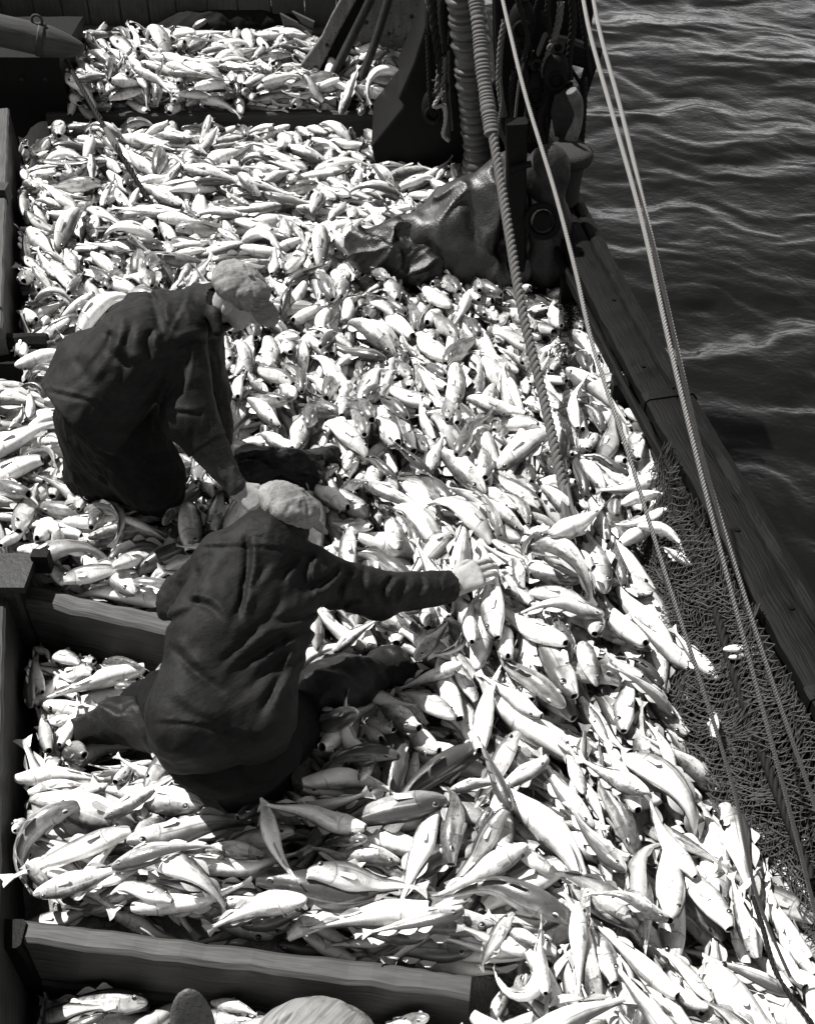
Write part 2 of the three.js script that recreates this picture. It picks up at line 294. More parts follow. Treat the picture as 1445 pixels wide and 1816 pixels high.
// heads that stick up out of the heap toward the wheelhouse, bodies sunk among the others
function poke(n, x0, x1, y0, y1) {
  for (let i = 0, t = 0; i < n && t < n * 20; t++) {
    const q = onY(lerp(x0, x1, RF()), lerp(y0, y1, RF()), 0.1), k = cell(q.x, q.z); if (k < 0 || BLOCK[k]) continue;
    const si = Math.floor(RF() * COMMON), S = SHAPES[si]; if (S.gape < 0.7 || S.curve > 0.6) continue;
    const L = 0.36 + 0.12 * RF(), yaw = -(Math.PI / 2 + gauss() * 0.5), pitch = 0.16 + 0.34 * RF(), roll = gauss() * 0.9, m = pose(yaw, pitch, roll), hx = S.head[0] * L;
    const px = q.x - m[0] * hx, pz = q.z - m[2] * hx; const kk = cell(px, pz); if (kk < 0 || BLOCK[kk]) continue;
    settle(si, L, px, HM[k] + 0.022 - m[1] * hx, pz, yaw, pitch, roll, 1, Math.floor(RF() * 3)); i++;
  }
}

// ---------------------------------------------------------------- materials of the ship
const woodTex = (seed, lo, hi) => tex(512, 512, (u, v) => { const g = 0.5 + 0.5 * tnoise(u, v, 3, seed, 60) , f = 0.5 + 0.5 * tnoise(u, v, 8, seed + 4, 150), b = 0.5 + 0.5 * tnoise(u, v, 5, seed + 9); return lerp(lo, hi, clamp(0.45 * g + 0.3 * f + 0.35 * b - 0.05, 0, 1)) * (1 - 0.5 * sst(0.62, 0.8, b * 0.6 + f * 0.4)); });
const woodBump = tex(512, 512, (u, v) => 0.5 + 0.3 * tnoise(u, v, 4, 2, 70) + 0.2 * tnoise(u, v, 10, 12, 160), false);
const wood = (seed, lo, hi, rough = 0.75, spec = 0.6) => new THREE.MeshPhysicalMaterial({ specularIntensity: spec, map: woodTex(seed, lo, hi), roughness: rough, bumpMap: woodBump, bumpScale: 0.004 });
const M = {
  board: wood(21, 0.01, 0.085, 0.6, 0.4), timber: wood(33, 0.012, 0.08), bulk: wood(47, 0.008, 0.04), rail: wood(55, 0.003, 0.0065, 0.6, 0.1), deck: wood(61, 0.02, 0.06),
};
const ironTex = tex(512, 512, (u, v) => { const a = tnoise(u, v, 6, 31), b = tnoise(u, v, 25, 37), c = tnoise(u, v, 90, 39); return 0.011 + 0.006 * a + 0.006 * b + 0.004 * c + 0.02 * sst(0.45, 0.7, b * 0.6 + a * 0.4); });
const ironBump = tex(512, 512, (u, v) => 0.5 + 0.25 * tnoise(u, v, 30, 41) + 0.25 * tnoise(u, v, 110, 43), false);
M.iron = new THREE.MeshPhysicalMaterial({ specularIntensity: 0.6, map: ironTex, roughness: 0.62, bumpMap: ironBump, bumpScale: 0.003 });
M.black = new THREE.MeshPhysicalMaterial({ specularIntensity: 0.15, color: grey(0.004), roughness: 0.6, bumpMap: ironBump, bumpScale: 0.003 });
M.plate = new THREE.MeshStandardMaterial({ map: tex(512, 512, (u, v) => { const a = tnoise(u, v, 5, 71), b = tnoise(u, v, 22, 73), c = tnoise(u, v, 80, 75), s = tnoise(u, v, 22, 78, 3); return clamp(0.07 + 0.025 * a + 0.02 * b + 0.025 * c + 0.03 * s - 0.09 * sst(0.35, 0.6, b * 0.7 + c * 0.4), 0.02, 1); }), roughness: 0.7, bumpMap: ironBump, bumpScale: 0.003 });
M.rope = new THREE.MeshStandardMaterial({ color: grey(0.2), roughness: 0.9, bumpMap: ironBump, bumpScale: 0.001 });
M.hawser = new THREE.MeshStandardMaterial({ color: grey(0.06), roughness: 0.9 });
M.tar = new THREE.MeshPhysicalMaterial({ specularIntensity: 0.2, color: grey(0.008), roughness: 0.7 });
M.column = new THREE.MeshStandardMaterial({ color: grey(0.025), roughness: 0.5 });
M.twine = new THREE.MeshStandardMaterial({ color: grey(0.034), roughness: 0.9 });

function box(w, h, d, x = 0, y = 0, z = 0, r = 0.012, seed = 0) {   // a timber or bar with eased, slightly uneven edges, uv in metres
  const g = new THREE.BoxGeometry(w, h, d, Math.max(1, Math.round(w / 0.12)), Math.max(1, Math.round(h / 0.12)), Math.max(1, Math.round(d / 0.12)));
  const p = g.attributes.position, n = g.attributes.normal, u = g.attributes.uv;
  for (let i = 0; i < p.count; i++) {
    const a = p.getX(i), b = p.getY(i), c = p.getZ(i), nx = Math.abs(n.getX(i)), ny = Math.abs(n.getY(i));
    if (nx > 0.5) u.setXY(i, c * 1.1 + seed, b * 1.1); else if (ny > 0.5) u.setXY(i, (w > d ? a : c) * 1.1 + seed, (w > d ? c : a) * 1.1); else u.setXY(i, (w > h ? a : b) * 1.1 + seed, (w > h ? b : a) * 1.1);
    const e = 0.35 * r * N3(a * 2.3 + seed, b * 2.3, c * 2.3);
    p.setXYZ(i, a * (1 - 0 * r) + e, b + 0.35 * r * N3(a * 3 + 9 + seed, b * 3, c * 3), c + e);
  }
  g.translate(x, y, z); return g;
}
// a box with chamfered long edges, laid from a to b
function beam(a, b, w, h, seed = 0, ch = 0.008) {
  const L = a.distanceTo(b), s = new THREE.Shape(), x = w / 2, y = h / 2; s.moveTo(-x + ch, -y); s.lineTo(x - ch, -y); s.lineTo(x, -y + ch); s.lineTo(x, y - ch); s.lineTo(x - ch, y); s.lineTo(-x + ch, y); s.lineTo(-x, y - ch); s.lineTo(-x, -y + ch); s.closePath();
  const g = new THREE.ExtrudeGeometry(s, { depth: L, bevelEnabled: false, steps: Math.max(1, Math.round(L / 0.08)) }), p = g.attributes.position, n = g.attributes.normal, u = g.attributes.uv;
  for (let i = 0; i < p.count; i++) {
    const q = p.getX(i), r = p.getY(i), z = p.getZ(i);
    if (Math.abs(n.getZ(i)) > 0.5) u.setXY(i, q + seed, r); else u.setXY(i, z * 0.9 + seed, (Math.abs(n.getX(i)) > 0.5 ? r : q) * 0.9 + seed * 0.7);
    const wob = 0.14 * ch * N3(z * 3 + seed, q > 0 ? 3 : 8, r > 0 ? 3 : 8) + 0.3 * ch * N3(z * 17 + seed, q > 0 ? 1 : 5, r > 0 ? 2 : 6);
    p.setXYZ(i, q + wob, r + wob * 0.8, z);
  }
  g.computeVertexNormals();
  const d = b.clone().sub(a).normalize(), m = new THREE.Matrix4().lookAt(V(0, 0, 0), d.clone().negate(), Math.abs(d.y) > 0.98 ? V(0, 0, 1) : V(0, 1, 0)); m.setPosition(a); g.applyMatrix4(m); return g;
}
// a tube whose radius changes along a smooth path: rad(s, metres along)
function hose(pts, rad, seg = 80, nr = 8, capEnds = true) {
  const c = new THREE.CatmullRomCurve3(pts, false, 'centripetal'), len = c.getLength(), f = c.computeFrenetFrames(seg, false), P = [], U = [], I = [];
  for (let i = 0; i <= seg; i++) { const t = i / seg, o = c.getPointAt(t), r = typeof rad === 'number' ? rad : rad(t, t * len); for (let j = 0; j <= nr; j++) { const a = j / nr * 2 * Math.PI, q = o.clone().addScaledVector(f.normals[i], Math.cos(a) * r).addScaledVector(f.binormals[i], Math.sin(a) * r); P.push(q.x, q.y, q.z); U.push(t * len, j / nr * 0.3); } }
  for (let i = 0; i < seg; i++) for (let j = 0; j < nr; j++) { const a = i * (nr + 1) + j, b = a + nr + 1; I.push(a, a + 1, b, b, a + 1, b + 1); }
  if (capEnds) for (const e of [0, seg]) { const k = P.length / 3, o = c.getPointAt(e / seg); P.push(o.x, o.y, o.z); U.push(0, 0); for (let j = 0; j < nr; j++) { const a = e * (nr + 1) + j; e ? I.push(k, a, a + 1) : I.push(k, a + 1, a); } }
  const g = new THREE.BufferGeometry(); g.setAttribute('position', new THREE.Float32BufferAttribute(P, 3)); g.setAttribute('uv', new THREE.Float32BufferAttribute(U, 2)); g.setIndex(I); g.computeVertexNormals(); return g;
}
// a laid rope of n strands
function laid(pts, r, n = 3, lay = 7, seg = 0, hair = 0) {
  const c = new THREE.CatmullRomCurve3(pts, false, 'centripetal'), len = c.getLength(), S = seg || Math.round(len / (r * lay) * 9), f = c.computeFrenetFrames(S, false), out = [];
  for (let k = 0; k < n; k++) {
    const q = []; for (let i = 0; i <= S; i++) { const t = i / S, a = 2 * Math.PI * (k / n + t * len / (r * lay)); q.push(c.getPointAt(t).addScaledVector(f.normals[i], Math.cos(a) * r * 0.42).addScaledVector(f.binormals[i], Math.sin(a) * r * 0.42)); }
    const P = [], I = [], U = [], nr = 5; for (let i = 0; i <= S; i++) for (let j = 0; j <= nr; j++) { const a = j / nr * 2 * Math.PI, o = q[i].clone().addScaledVector(f.normals[i], Math.cos(a) * r * 0.62).addScaledVector(f.binormals[i], Math.sin(a) * r * 0.62); P.push(o.x, o.y, o.z); U.push(i / S * len * 4, j / nr); }
    for (let i = 0; i < S; i++) for (let j = 0; j < nr; j++) { const a = i * (nr + 1) + j, b = a + nr + 1; I.push(a, a + 1, b, b, a + 1, b + 1); }
    const g = new THREE.BufferGeometry(); g.setAttribute('position', new THREE.Float32BufferAttribute(P, 3)); g.setAttribute('uv', new THREE.Float32BufferAttribute(U, 2)); g.setIndex(I); g.computeVertexNormals(); out.push(g);
  }
  return mergeGeometries(out);
}
// a plate or casting of outline drawn across the deck at distance z, d metres thick toward the bow
function slab(poly, z, d, bev = 0.012, lean = 0) {
  const pts = poly.map(([a, b]) => { const q = onZ(a, b, z); return new THREE.Vector2(q.x, q.y); }), s = new THREE.Shape(pts);
  const g = new THREE.ExtrudeGeometry(s, { depth: d, bevelEnabled: true, bevelSize: bev, bevelThickness: bev, bevelSegments: 2 }); g.translate(0, 0, z - d);
  if (lean) { const p = g.attributes.position; g.computeBoundingBox(); const y0 = g.boundingBox.min.y; for (let i = 0; i < p.count; i++) p.setZ(i, p.getZ(i) - (p.getY(i) - y0) * lean); }
  return g;
}

// ---------------------------------------------------------------- sea
{
  const axis = (a, f0, f1, b, st) => { const o = []; let x = f0, d = st; while (x > a) { d *= 1.25; x -= d; o.unshift(x); } for (x = f0; x < f1; x += st) o.push(x); d = st; while (x < b) { o.push(x); d *= 1.25; x += d; } return o; };
  const xs = axis(-400, 0.6, 6.4, 400, 0.03), zs = axis(-500, -16.5, -2.4, 300, 0.03), P = [], U = [], I = [], SEA = -1.25;
  const waves = []; const rw = rng(301);
  for (let i = 0; i < 20; i++) { const lam = 3.2 * Math.pow(0.86, i), a = 1.8 + (rw() - 0.5) * 1.1; waves.push([Math.cos(a) * 2 * Math.PI / lam, Math.sin(a) * 2 * Math.PI / lam, rw() * 6.28, 0.01 * lam * (lam > 1.1 ? 0.65 : 1) * (lam < 0.5 ? 0.75 : 1)]); }
  for (const z of zs) for (const x of xs) {
    const wx = x + 0.22 * N3(x * 0.9, 1, z * 0.9) + 0.05 * N3(x * 3.1, 1, z * 3.1), wz = z + 0.22 * N3(x * 0.9, 5, z * 0.9) + 0.05 * N3(x * 3.1, 5, z * 3.1); let y = 0;
    for (const [a, b, ph, A] of waves) { const s = Math.sin(a * wx + b * wz + ph); y += A * (1 - 2 * Math.pow(0.5 - 0.5 * s, 1.4)) * (0.75 + 0.5 * N3(x * 0.35, ph, z * 0.35)); }
    P.push(x, SEA + y * Math.exp(-(x * x + z * z) / 4e4), z); U.push(x, z);
  }
  const n = xs.length; for (let j = 0; j < zs.length - 1; j++) for (let i = 0; i < n - 1; i++) { const a = j * n + i, b = a + n; I.push(a, b, a + 1, a + 1, b, b + 1); }
  const g = new THREE.BufferGeometry(); g.setAttribute('position', new THREE.Float32BufferAttribute(P, 3)); g.setAttribute('uv', new THREE.Float32BufferAttribute(U, 2)); g.setIndex(I); g.computeVertexNormals();
  const rip = tex(512, 512, (u, v) => 0.5 + 0.3 * tnoise(u, v, 7, 90, 9) + 0.2 * tnoise(u, v, 16, 93, 21), false);
  structure('sea', g, new THREE.MeshPhysicalMaterial({ color: grey(0.003), roughness: 0.14, ior: 1.34, bumpMap: rip, bumpScale: 0.005 }));
}
// ---------------------------------------------------------------- deck and ship's side
{
  const g = new THREE.PlaneGeometry(6.2, 12, 12, 24); g.rotateX(-Math.PI / 2); g.translate(-1.9, -0.42, -5.2); const p = g.attributes.position, u = g.attributes.uv;
  for (let i = 0; i < p.count; i++) { const z = p.getZ(i), lim = z < -5.75 ? 0.94 + (z + 5.75) * 0.13 : 0.94 + (z + 5.75) * 0.169; p.setX(i, lerp(-5, lim - 0.02, (p.getX(i) + 5) / 6.2)); u.setXY(i, p.getX(i), z); } structure('deck', g, M.deck);
  // slime and flattened fish under the catch
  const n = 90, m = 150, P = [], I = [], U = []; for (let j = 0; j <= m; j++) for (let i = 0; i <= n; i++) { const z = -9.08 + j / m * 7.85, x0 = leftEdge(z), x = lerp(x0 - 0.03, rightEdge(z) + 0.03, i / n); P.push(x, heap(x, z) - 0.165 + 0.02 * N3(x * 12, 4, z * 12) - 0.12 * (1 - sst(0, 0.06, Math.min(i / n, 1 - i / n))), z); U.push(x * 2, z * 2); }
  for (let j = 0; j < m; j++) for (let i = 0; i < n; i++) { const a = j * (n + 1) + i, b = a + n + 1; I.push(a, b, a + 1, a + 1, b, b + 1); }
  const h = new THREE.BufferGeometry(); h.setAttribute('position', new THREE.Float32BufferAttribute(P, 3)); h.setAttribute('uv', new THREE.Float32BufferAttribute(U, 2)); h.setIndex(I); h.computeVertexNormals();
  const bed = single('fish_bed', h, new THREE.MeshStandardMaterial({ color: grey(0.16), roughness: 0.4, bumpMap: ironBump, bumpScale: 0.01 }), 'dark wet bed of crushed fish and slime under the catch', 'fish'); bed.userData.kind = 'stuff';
}
const railLine = [[0.35, -10.2], [0.62, -8.4], [0.8, -6.9], [0.94, -5.75], [1.11, -4.63], [1.31, -3.51], [1.5, -2.45], [1.65, -1.6], [1.76, -0.9]];
const railCurve = new THREE.CatmullRomCurve3(railLine.map(([x, z]) => V(x, 0.4, z)));
function sweep(section, t0, t1, seg, uvk = 1) {           // section: [outboard, up] points round, swept along the rail
  const P = [], U = [], I = [], n = section.length, len = railCurve.getLength() * (t1 - t0);
  for (let i = 0; i <= seg; i++) { const t = lerp(t0, t1, i / seg), o = railCurve.getPointAt(t), d = railCurve.getTangentAt(t), ox = -d.z, oz = d.x; const s = Math.sign(-d.z) || 1; let acc = 0;
    for (let j = 0; j <= n; j++) { const q = section[j % n]; if (j) { const w = section[j - 1]; acc += Math.hypot(q[0] - w[0], q[1] - w[1]); } const wob = 0.004 * N3(t * 60, j % n, 2); P.push(o.x - ox * (q[0] + wob), o.y + q[1] + wob, o.z - oz * (q[0] + wob)); U.push(i / seg * len * uvk, acc * uvk); } }
  for (let i = 0; i < seg; i++) for (let j = 0; j < n; j++) { const a = i * (n + 1) + j, b = a + n + 1; I.push(a, b, a + 1, a + 1, b, b + 1); }
  for (const e of [0, seg]) for (let j = 1; j < n - 1; j++) { const k = e * (n + 1); e ? I.push(k, k + j + 1, k + j) : I.push(k, k + j, k + j + 1); }
  const g = new THREE.BufferGeometry(); g.setAttribute('position', new THREE.Float32BufferAttribute(P, 3)); g.setAttribute('uv', new THREE.Float32BufferAttribute(U, 2)); g.setIndex(I); return toCreasedNormals(g, 0.6);
}
{
  const g = thing('bulwark', 'dark timber bulwark with rounded rail cap along the sea', 'bulwark');
  const js = [0, 0.27, 0.6455, 1.0];                       // rail cap lengths, scarfed under an iron strap
  for (let i = 0; i < 3; i++) mesh('rail_cap', sweep([[-0.1, -0.035], [-0.1, 0.012], [-0.085, 0.022], [0.035, 0.026], [0.045, 0.018], [0.055, 0.032], [0.085, 0.04], [0.12, 0.028], [0.138, 0.0], [0.13, -0.03], [0.1, -0.045]], js[i] + (i ? 0.0004 : 0), js[i + 1], 60), M.rail, g);
  mesh('inner_batten', sweep([[-0.142, -0.07], [-0.142, -0.028], [-0.132, -0.022], [-0.117, -0.024], [-0.117, -0.07]], 0.05, 1, 90), M.rail, g);
  for (let k = 0; k < 4; k++) mesh('bulwark_plank', sweep([[-0.05 + 0.004 * (k % 2), -0.23 - k * 0.2], [-0.05 + 0.004 * (k % 2), -0.04 - k * 0.2], [0.06, -0.04 - k * 0.2], [0.06, -0.23 - k * 0.2]], 0, 1, 60), M.rail, g);
  for (let k = 0; k < 9; k++) { const t = 0.12 + k * 0.1, o = railCurve.getPointAt(t); mesh('stanchion', box(0.09, 0.74, 0.08, o.x - 0.115, -0.005 - 0.03, o.z, 0.006, k), M.rail, g); }
  for (const t of [0.41, 0.6455, 0.83]) mesh('iron_strap', sweep([[-0.106, -0.04], [-0.106, 0.017], [-0.088, 0.029], [0.036, 0.033], [0.05, 0.028], [0.058, 0.042], [0.085, 0.049], [0.125, 0.034], [0.146, 0], [0.136, -0.04]], t - 0.003, t + 0.003, 2), M.black, g);
  const bolt = new THREE.CylinderGeometry(0.011, 0.013, 0.012, 8);
  for (let k = 0; k < 13; k++) { const t = 0.3 + k * 0.054 + 0.012 * Math.sin(k * 7.3), o = railCurve.getPointAt(t); const b = mesh('bolt', bolt, M.black, g); b.position.set(o.x - 0.03 + (k % 2) * 0.035, o.y + 0.027, o.z); }
  const s = sweep([[-0.02, -3], [-0.02, -0.86], [0.09, -0.86], [0.05, -3]], 0, 1, 60); mesh('hull_side', s, M.black, g);
}
// ---------------------------------------------------------------- left side: coaming, timbers, fittings
{
  const xl = (z) => -1.33 - 0.247 * (-1.9 - z);
  const near = thing('hatch_coaming', 'dark timber coaming along the near left edge of the fish pound', 'coaming');
  mesh('side_plate', beam(V(xl(-0.9) - 0.05, -0.16, -0.9), V(xl(-3.33) - 0.05, -0.16, -3.33), 0.06, 0.52, 1, 0.01), M.bulk, near);
  mesh('cap_plank', beam(V(xl(-0.9) - 0.16, 0.085, -0.9), V(xl(-3.3) - 0.16, 0.085, -3.3), 0.15, 0.05, 2), M.timber, near);
  for (const z of [-1.78, -3.42]) { mesh('stanchion_socket', beam(V(xl(z) - 0.02, -0.4, z), V(xl(z) - 0.02, 0.03, z), 0.13, 0.1, z, 0.012), M.black, near); }
  const br = thing('post_bracket', 'worn iron bracket and stub post at the left end of the middle board', 'bracket');
  const b0 = onY(30, 1022, 0.17);
  mesh('stub_post', beam(V(b0.x - 0.09, -0.41, b0.z - 0.03), V(b0.x - 0.09, 0.15, b0.z - 0.03), 0.2, 0.17, 4, 0.015), M.iron, br);
  mesh('cap_plate', box(0.25, 0.035, 0.2, b0.x - 0.07, 0.17, b0.z - 0.02, 0.01, 3), M.iron, br);
  mesh('lug', box(0.07, 0.1, 0.05, b0.x + 0.08, 0.16, b0.z - 0.1, 0.008, 5), M.black, br);
  // far side
  const far = thing('side_casing', 'tall weathered side casing of upright-edged planks at far left', 'casing');
  mesh('casing_face', beam(V(xl(-4.98) - 0.06, -0.08, -4.98), V(xl(-7.75) - 0.06, -0.08, -7.75), 0.07, 0.68, 7, 0.01), M.timber, far);
  const lay = [[-0.17, 0.27, -4.98, -6.42, 0.12], [-0.17, 0.27, -6.55, -7.75, 0.11], [-0.31, 0.33, -4.9, -7.75, 0.1], [-0.45, 0.3, -4.98, -7.75, 0.12]];
  for (const [dx, y, z0, z1, w] of lay) mesh('plank', beam(V(xl(z0) + dx, y, z0), V(xl(z1) + dx, y, z1), w, 0.07, dx * 9 + z0), M.timber, far);
  mesh('cross_block', box(0.2, 0.1, 0.1, xl(-6.48) - 0.11, 0.26, -6.48, 0.012, 6), M.iron, far);
  const cl = thing('mooring_block', 'squat black iron block at the foot of the left timbers', 'block');
  const c0 = onY(45, 655, 0.0);
  mesh('base', box(0.52, 0.5, 0.26, c0.x - 0.13, -0.16, c0.z - 0.05, 0.02, 8), M.black, cl);
  mesh('horn', beam(V(c0.x - 0.3, 0.13, c0.z - 0.04), V(c0.x + 0.13, 0.12, c0.z - 0.08), 0.1, 0.1, 4, 0.03), M.black, cl);
  mesh('pin', beam(V(c0.x - 0.16, 0.1, c0.z - 0.1), V(c0.x - 0.14, 0.33, c0.z - 0.22), 0.03, 0.03, 4, 0.008), M.black, cl);
  // winch housing in the far corner with a tapered spar end on it
  const wz = -7.95, A = onZ(130, 235, wz), B = onZ(130, 112, wz);
  const wh = thing('winch_housing', 'black winch housing in the far left corner', 'winch');
  mesh('housing', box(1.3, 0.9, 0.75, A.x - 0.65, B.y - 0.45, wz - 0.4, 0.03, 9), M.black, wh);
  mesh('lid', box(1.34, 0.04, 0.8, A.x - 0.66, B.y + 0.02, wz - 0.4, 0.02, 2), M.black, wh);
  for (let k = 0; k < 4; k++) { const q = mesh('rivet', new THREE.SphereGeometry(0.014, 7, 5), M.iron, wh); q.position.set(A.x - 0.12 - k * 0.17, B.y - 0.12, wz - 0.022); }
  const sp = thing('spar_end', 'dark tapered spar end lying on the winch housing', 'spar');
  const tip = onZ(150, 88, wz + 0.02), tail = onZ(-60, 40, wz + 0.1);
  mesh('spar', hose([tip, lerpV(tip, tail, 0.06), lerpV(tip, tail, 0.25), lerpV(tip, tail, 0.6), tail], (t) => 0.02 + 0.085 * Math.pow(Math.min(1, t * 3.2), 0.55), 60, 18), M.bulk, sp);
  mesh('iron_band', hose([lerpV(tip, tail, 0.34), lerpV(tip, tail, 0.4)], 0.113, 4, 18), M.iron, sp);
  mesh('eye_ring', new THREE.TorusGeometry(0.035, 0.01, 6, 14).applyMatrix4(new THREE.Matrix4().setPosition(lerpV(tip, tail, 0.37).add(V(0, 0.13, 0)))), M.iron, sp);
  const wr = thing('wire_stay', 'taut dark wire stay from the winch housing down into the fish', 'wire');
  mesh('wire', laid([onZ(118, 108, wz + 0.05), onY(205, 258, 0.33), onY(290, 395, 0.06)], 0.017, 3, 7), M.tar, wr);
  mesh('splice', hose([onY(188, 228, 0.38), onY(214, 272, 0.3)], (t) => 0.026 * (0.6 + 0.4 * Math.sin(Math.PI * t)), 20, 8), M.hawser, wr);
}
function lerpV(a, b, t) { return a.clone().lerp(b, t); }
// ---------------------------------------------------------------- far bulkhead
{
  const g = thing('plank_bulkhead', 'low dark bulkhead of upright planks at the far end of the catch', 'bulkhead');
  let x = -3.6; const rb = rng(9); let k = 0;
  while (x < 0.3) { const w = 0.2 + 0.07 * rb(); mesh('plank', beam(V(x + w / 2, -0.41, -9.18 + 0.012 * (rb() - 0.5)), V(x + w / 2, 0.58, -9.2), w - 0.008, 0.06, k * 1.37, 0.006), M.bulk, g); x += w; k++; }
  mesh('rubbing_strake', beam(V(-3.6, 0.33, -9.12), V(0.3, 0.3, -9.12), 0.05, 0.045, 3), M.bulk, g);
}
// ---------------------------------------------------------------- pound boards
{
  const yA = (x) => boardA(x) + 0.02, a0 = -1.36, a1 = 0.2, h = 0.045;
  const A = thing('pound_board', 'long worn pound board across the bottom left of the picture', 'board', 'pound boards');
  mesh('upper_plank', beam(V(a0, -0.115, yA(a0) + h), V(a1, -0.115, yA(a1) + h), 0.078, 0.27, 11, 0.014), M.board, A);
  mesh('lower_plank', beam(V(a0, -0.335, yA(a0) + h + 0.012), V(-0.62, -0.335, yA(-0.62) + h + 0.012), 0.078, 0.155, 12, 0.012), M.board, A);
  mesh('lower_plank', beam(V(-0.54, -0.335, yA(-0.54) + h - 0.006), V(a1 - 0.1, -0.335, yA(a1 - 0.1) + h - 0.006), 0.078, 0.155, 13, 0.012), M.board, A);
  const b0 = -1.7, b1 = -0.72, hb = 0.05;
  const B = thing('pound_board', 'short thick board left of the crouching man with fish level behind it', 'board', 'pound boards');
  mesh('upper_plank', beam(V(b0, -0.08, boardB(b0) + hb), V(b1, -0.08, boardB(b1) + hb), 0.1, 0.24, 15, 0.016), M.board, B);
  mesh('lower_plank', beam(V(b0, -0.31, boardB(b0) + hb), V(b1, -0.31, boardB(b1) + hb), 0.09, 0.2, 16, 0.014), M.board, B);
  const C = thing('pound_board', 'dark far pound board with fish heaped over its top', 'board', 'pound boards');
  mesh('upper_plank', beam(V(-2.6, 0.05, boardC(-2.6)), V(0.1, 0.05, boardC(0.1)), 0.07, 0.2, 18, 0.014), M.bulk, C);
  mesh('lower_plank', beam(V(-2.6, -0.2, boardC(-2.6)), V(0.1, -0.2, boardC(0.1)), 0.07, 0.28, 19, 0.014), M.bulk, C);
}

// ---------------------------------------------------------------- solid shapes by distance field
function solid(fn, lo, hi, cs, uvs = 1) {      // surface nets
  const nx = Math.ceil((hi.x - lo.x) / cs) + 1, ny = Math.ceil((hi.y - lo.y) / cs) + 1, nz = Math.ceil((hi.z - lo.z) / cs) + 1, F = new Float32Array(nx * ny * nz);
  for (let k = 0, q = 0; k < nz; k++) for (let j = 0; j < ny; j++) for (let i = 0; i < nx; i++, q++) F[q] = fn(lo.x + i * cs, lo.y + j * cs, lo.z + k * cs);
  const idx = new Int32Array(nx * ny * nz).fill(-1), P = [], I = [], st = [1, nx, nx * ny];
  const C = [0, 1, nx, nx + 1, nx * ny, nx * ny + 1, nx * ny + nx, nx * ny + nx + 1], E = [[0, 1], [2, 3], [4, 5], [6, 7], [0, 2], [1, 3], [4, 6], [5, 7], [0, 4], [1, 5], [2, 6], [3, 7]];
  for (let k = 0; k < nz - 1; k++) for (let j = 0; j < ny - 1; j++) for (let i = 0; i < nx - 1; i++) {
    const q = (k * ny + j) * nx + i; let m = 0; for (let c = 0; c < 8; c++) if (F[q + C[c]] < 0) m |= 1 << c; if (m === 0 || m === 255) continue;
    let x = 0, y = 0, z = 0, n = 0;
    for (const [a, b] of E) { const fa = F[q + C[a]], fb = F[q + C[b]]; if (fa < 0 === fb < 0) continue; const t = fa / (fa - fb); x += lerp(a & 1, b & 1, t); y += lerp(a >> 1 & 1, b >> 1 & 1, t); z += lerp(a >> 2, b >> 2, t); n++; }
    idx[q] = P.length / 3; P.push(lo.x + (i + x / n) * cs, lo.y + (j + y / n) * cs, lo.z + (k + z / n) * cs);
  }
  for (let k = 1; k < nz - 1; k++) for (let j = 1; j < ny - 1; j++) for (let i = 1; i < nx - 1; i++) {
    const q = (k * ny + j) * nx + i;
    for (let a = 0; a < 3; a++) { const s0 = F[q] < 0, s1 = F[q + st[a]] < 0; if (s0 === s1) continue; const u = st[(a + 1) % 3], v = st[(a + 2) % 3], A = idx[q - u - v], B = idx[q - v], Cc = idx[q], D = idx[q - u]; if (A < 0 || B < 0 || Cc < 0 || D < 0) continue; s0 ? I.push(A, B, Cc, A, Cc, D) : I.push(A, Cc, B, A, D, Cc); }
  }
  const g = new THREE.BufferGeometry(), U = []; g.setAttribute('position', new THREE.Float32BufferAttribute(P, 3)); g.setIndex(I); g.computeVertexNormals();
  for (let i = 0; i < P.length; i += 3) U.push((P[i] * 0.83 + P[i + 2] * 0.56) * uvs, (P[i + 1] * 0.85 - P[i + 2] * 0.5) * uvs);
  g.setAttribute('uv', new THREE.Float32BufferAttribute(U, 2)); return g;
}
const bone0 = (a, b, ra, rb) => { const bx = b.x - a.x, by = b.y - a.y, bz = b.z - a.z, il = 1 / (bx * bx + by * by + bz * bz); return (x, y, z) => { const px = x - a.x, py = y - a.y, pz = z - a.z, t = clamp((px * bx + py * by + pz * bz) * il, 0, 1); return Math.hypot(px - bx * t, py - by * t, pz - bz * t) - (ra + (rb - ra) * t); }; };
const bone = bone0;
const blob = (c, rx, ry, rz, q) => { const iq = q ? q.clone().invert() : null, v = V(0, 0, 0), rm = Math.min(rx, ry, rz); return (x, y, z) => { v.set(x - c.x, y - c.y, z - c.z); if (iq) v.applyQuaternion(iq); const k0 = Math.hypot(v.x / rx, v.y / ry, v.z / rz), k1 = Math.hypot(v.x / (rx * rx), v.y / (ry * ry), v.z / (rz * rz)); return k1 > 1e-9 ? k0 * (k0 - 1) / k1 : -rm; }; };
const smin = (a, b, k) => { const h = Math.max(k - Math.abs(a - b), 0) / k; return Math.min(a, b) - h * h * k * 0.25; };
const join = (list, k) => (x, y, z) => { let d = list[0](x, y, z); for (let i = 1; i < list.length; i++) d = smin(d, list[i](x, y, z), k); return d; };
const euler = (x, y, z) => new THREE.Quaternion().setFromEuler(new THREE.Euler(x, y, z, 'YXZ'));
function bounds(pts, r) { const b = new THREE.Box3().setFromPoints(pts); b.expandByScalar(r); return [b.min, b.max]; }
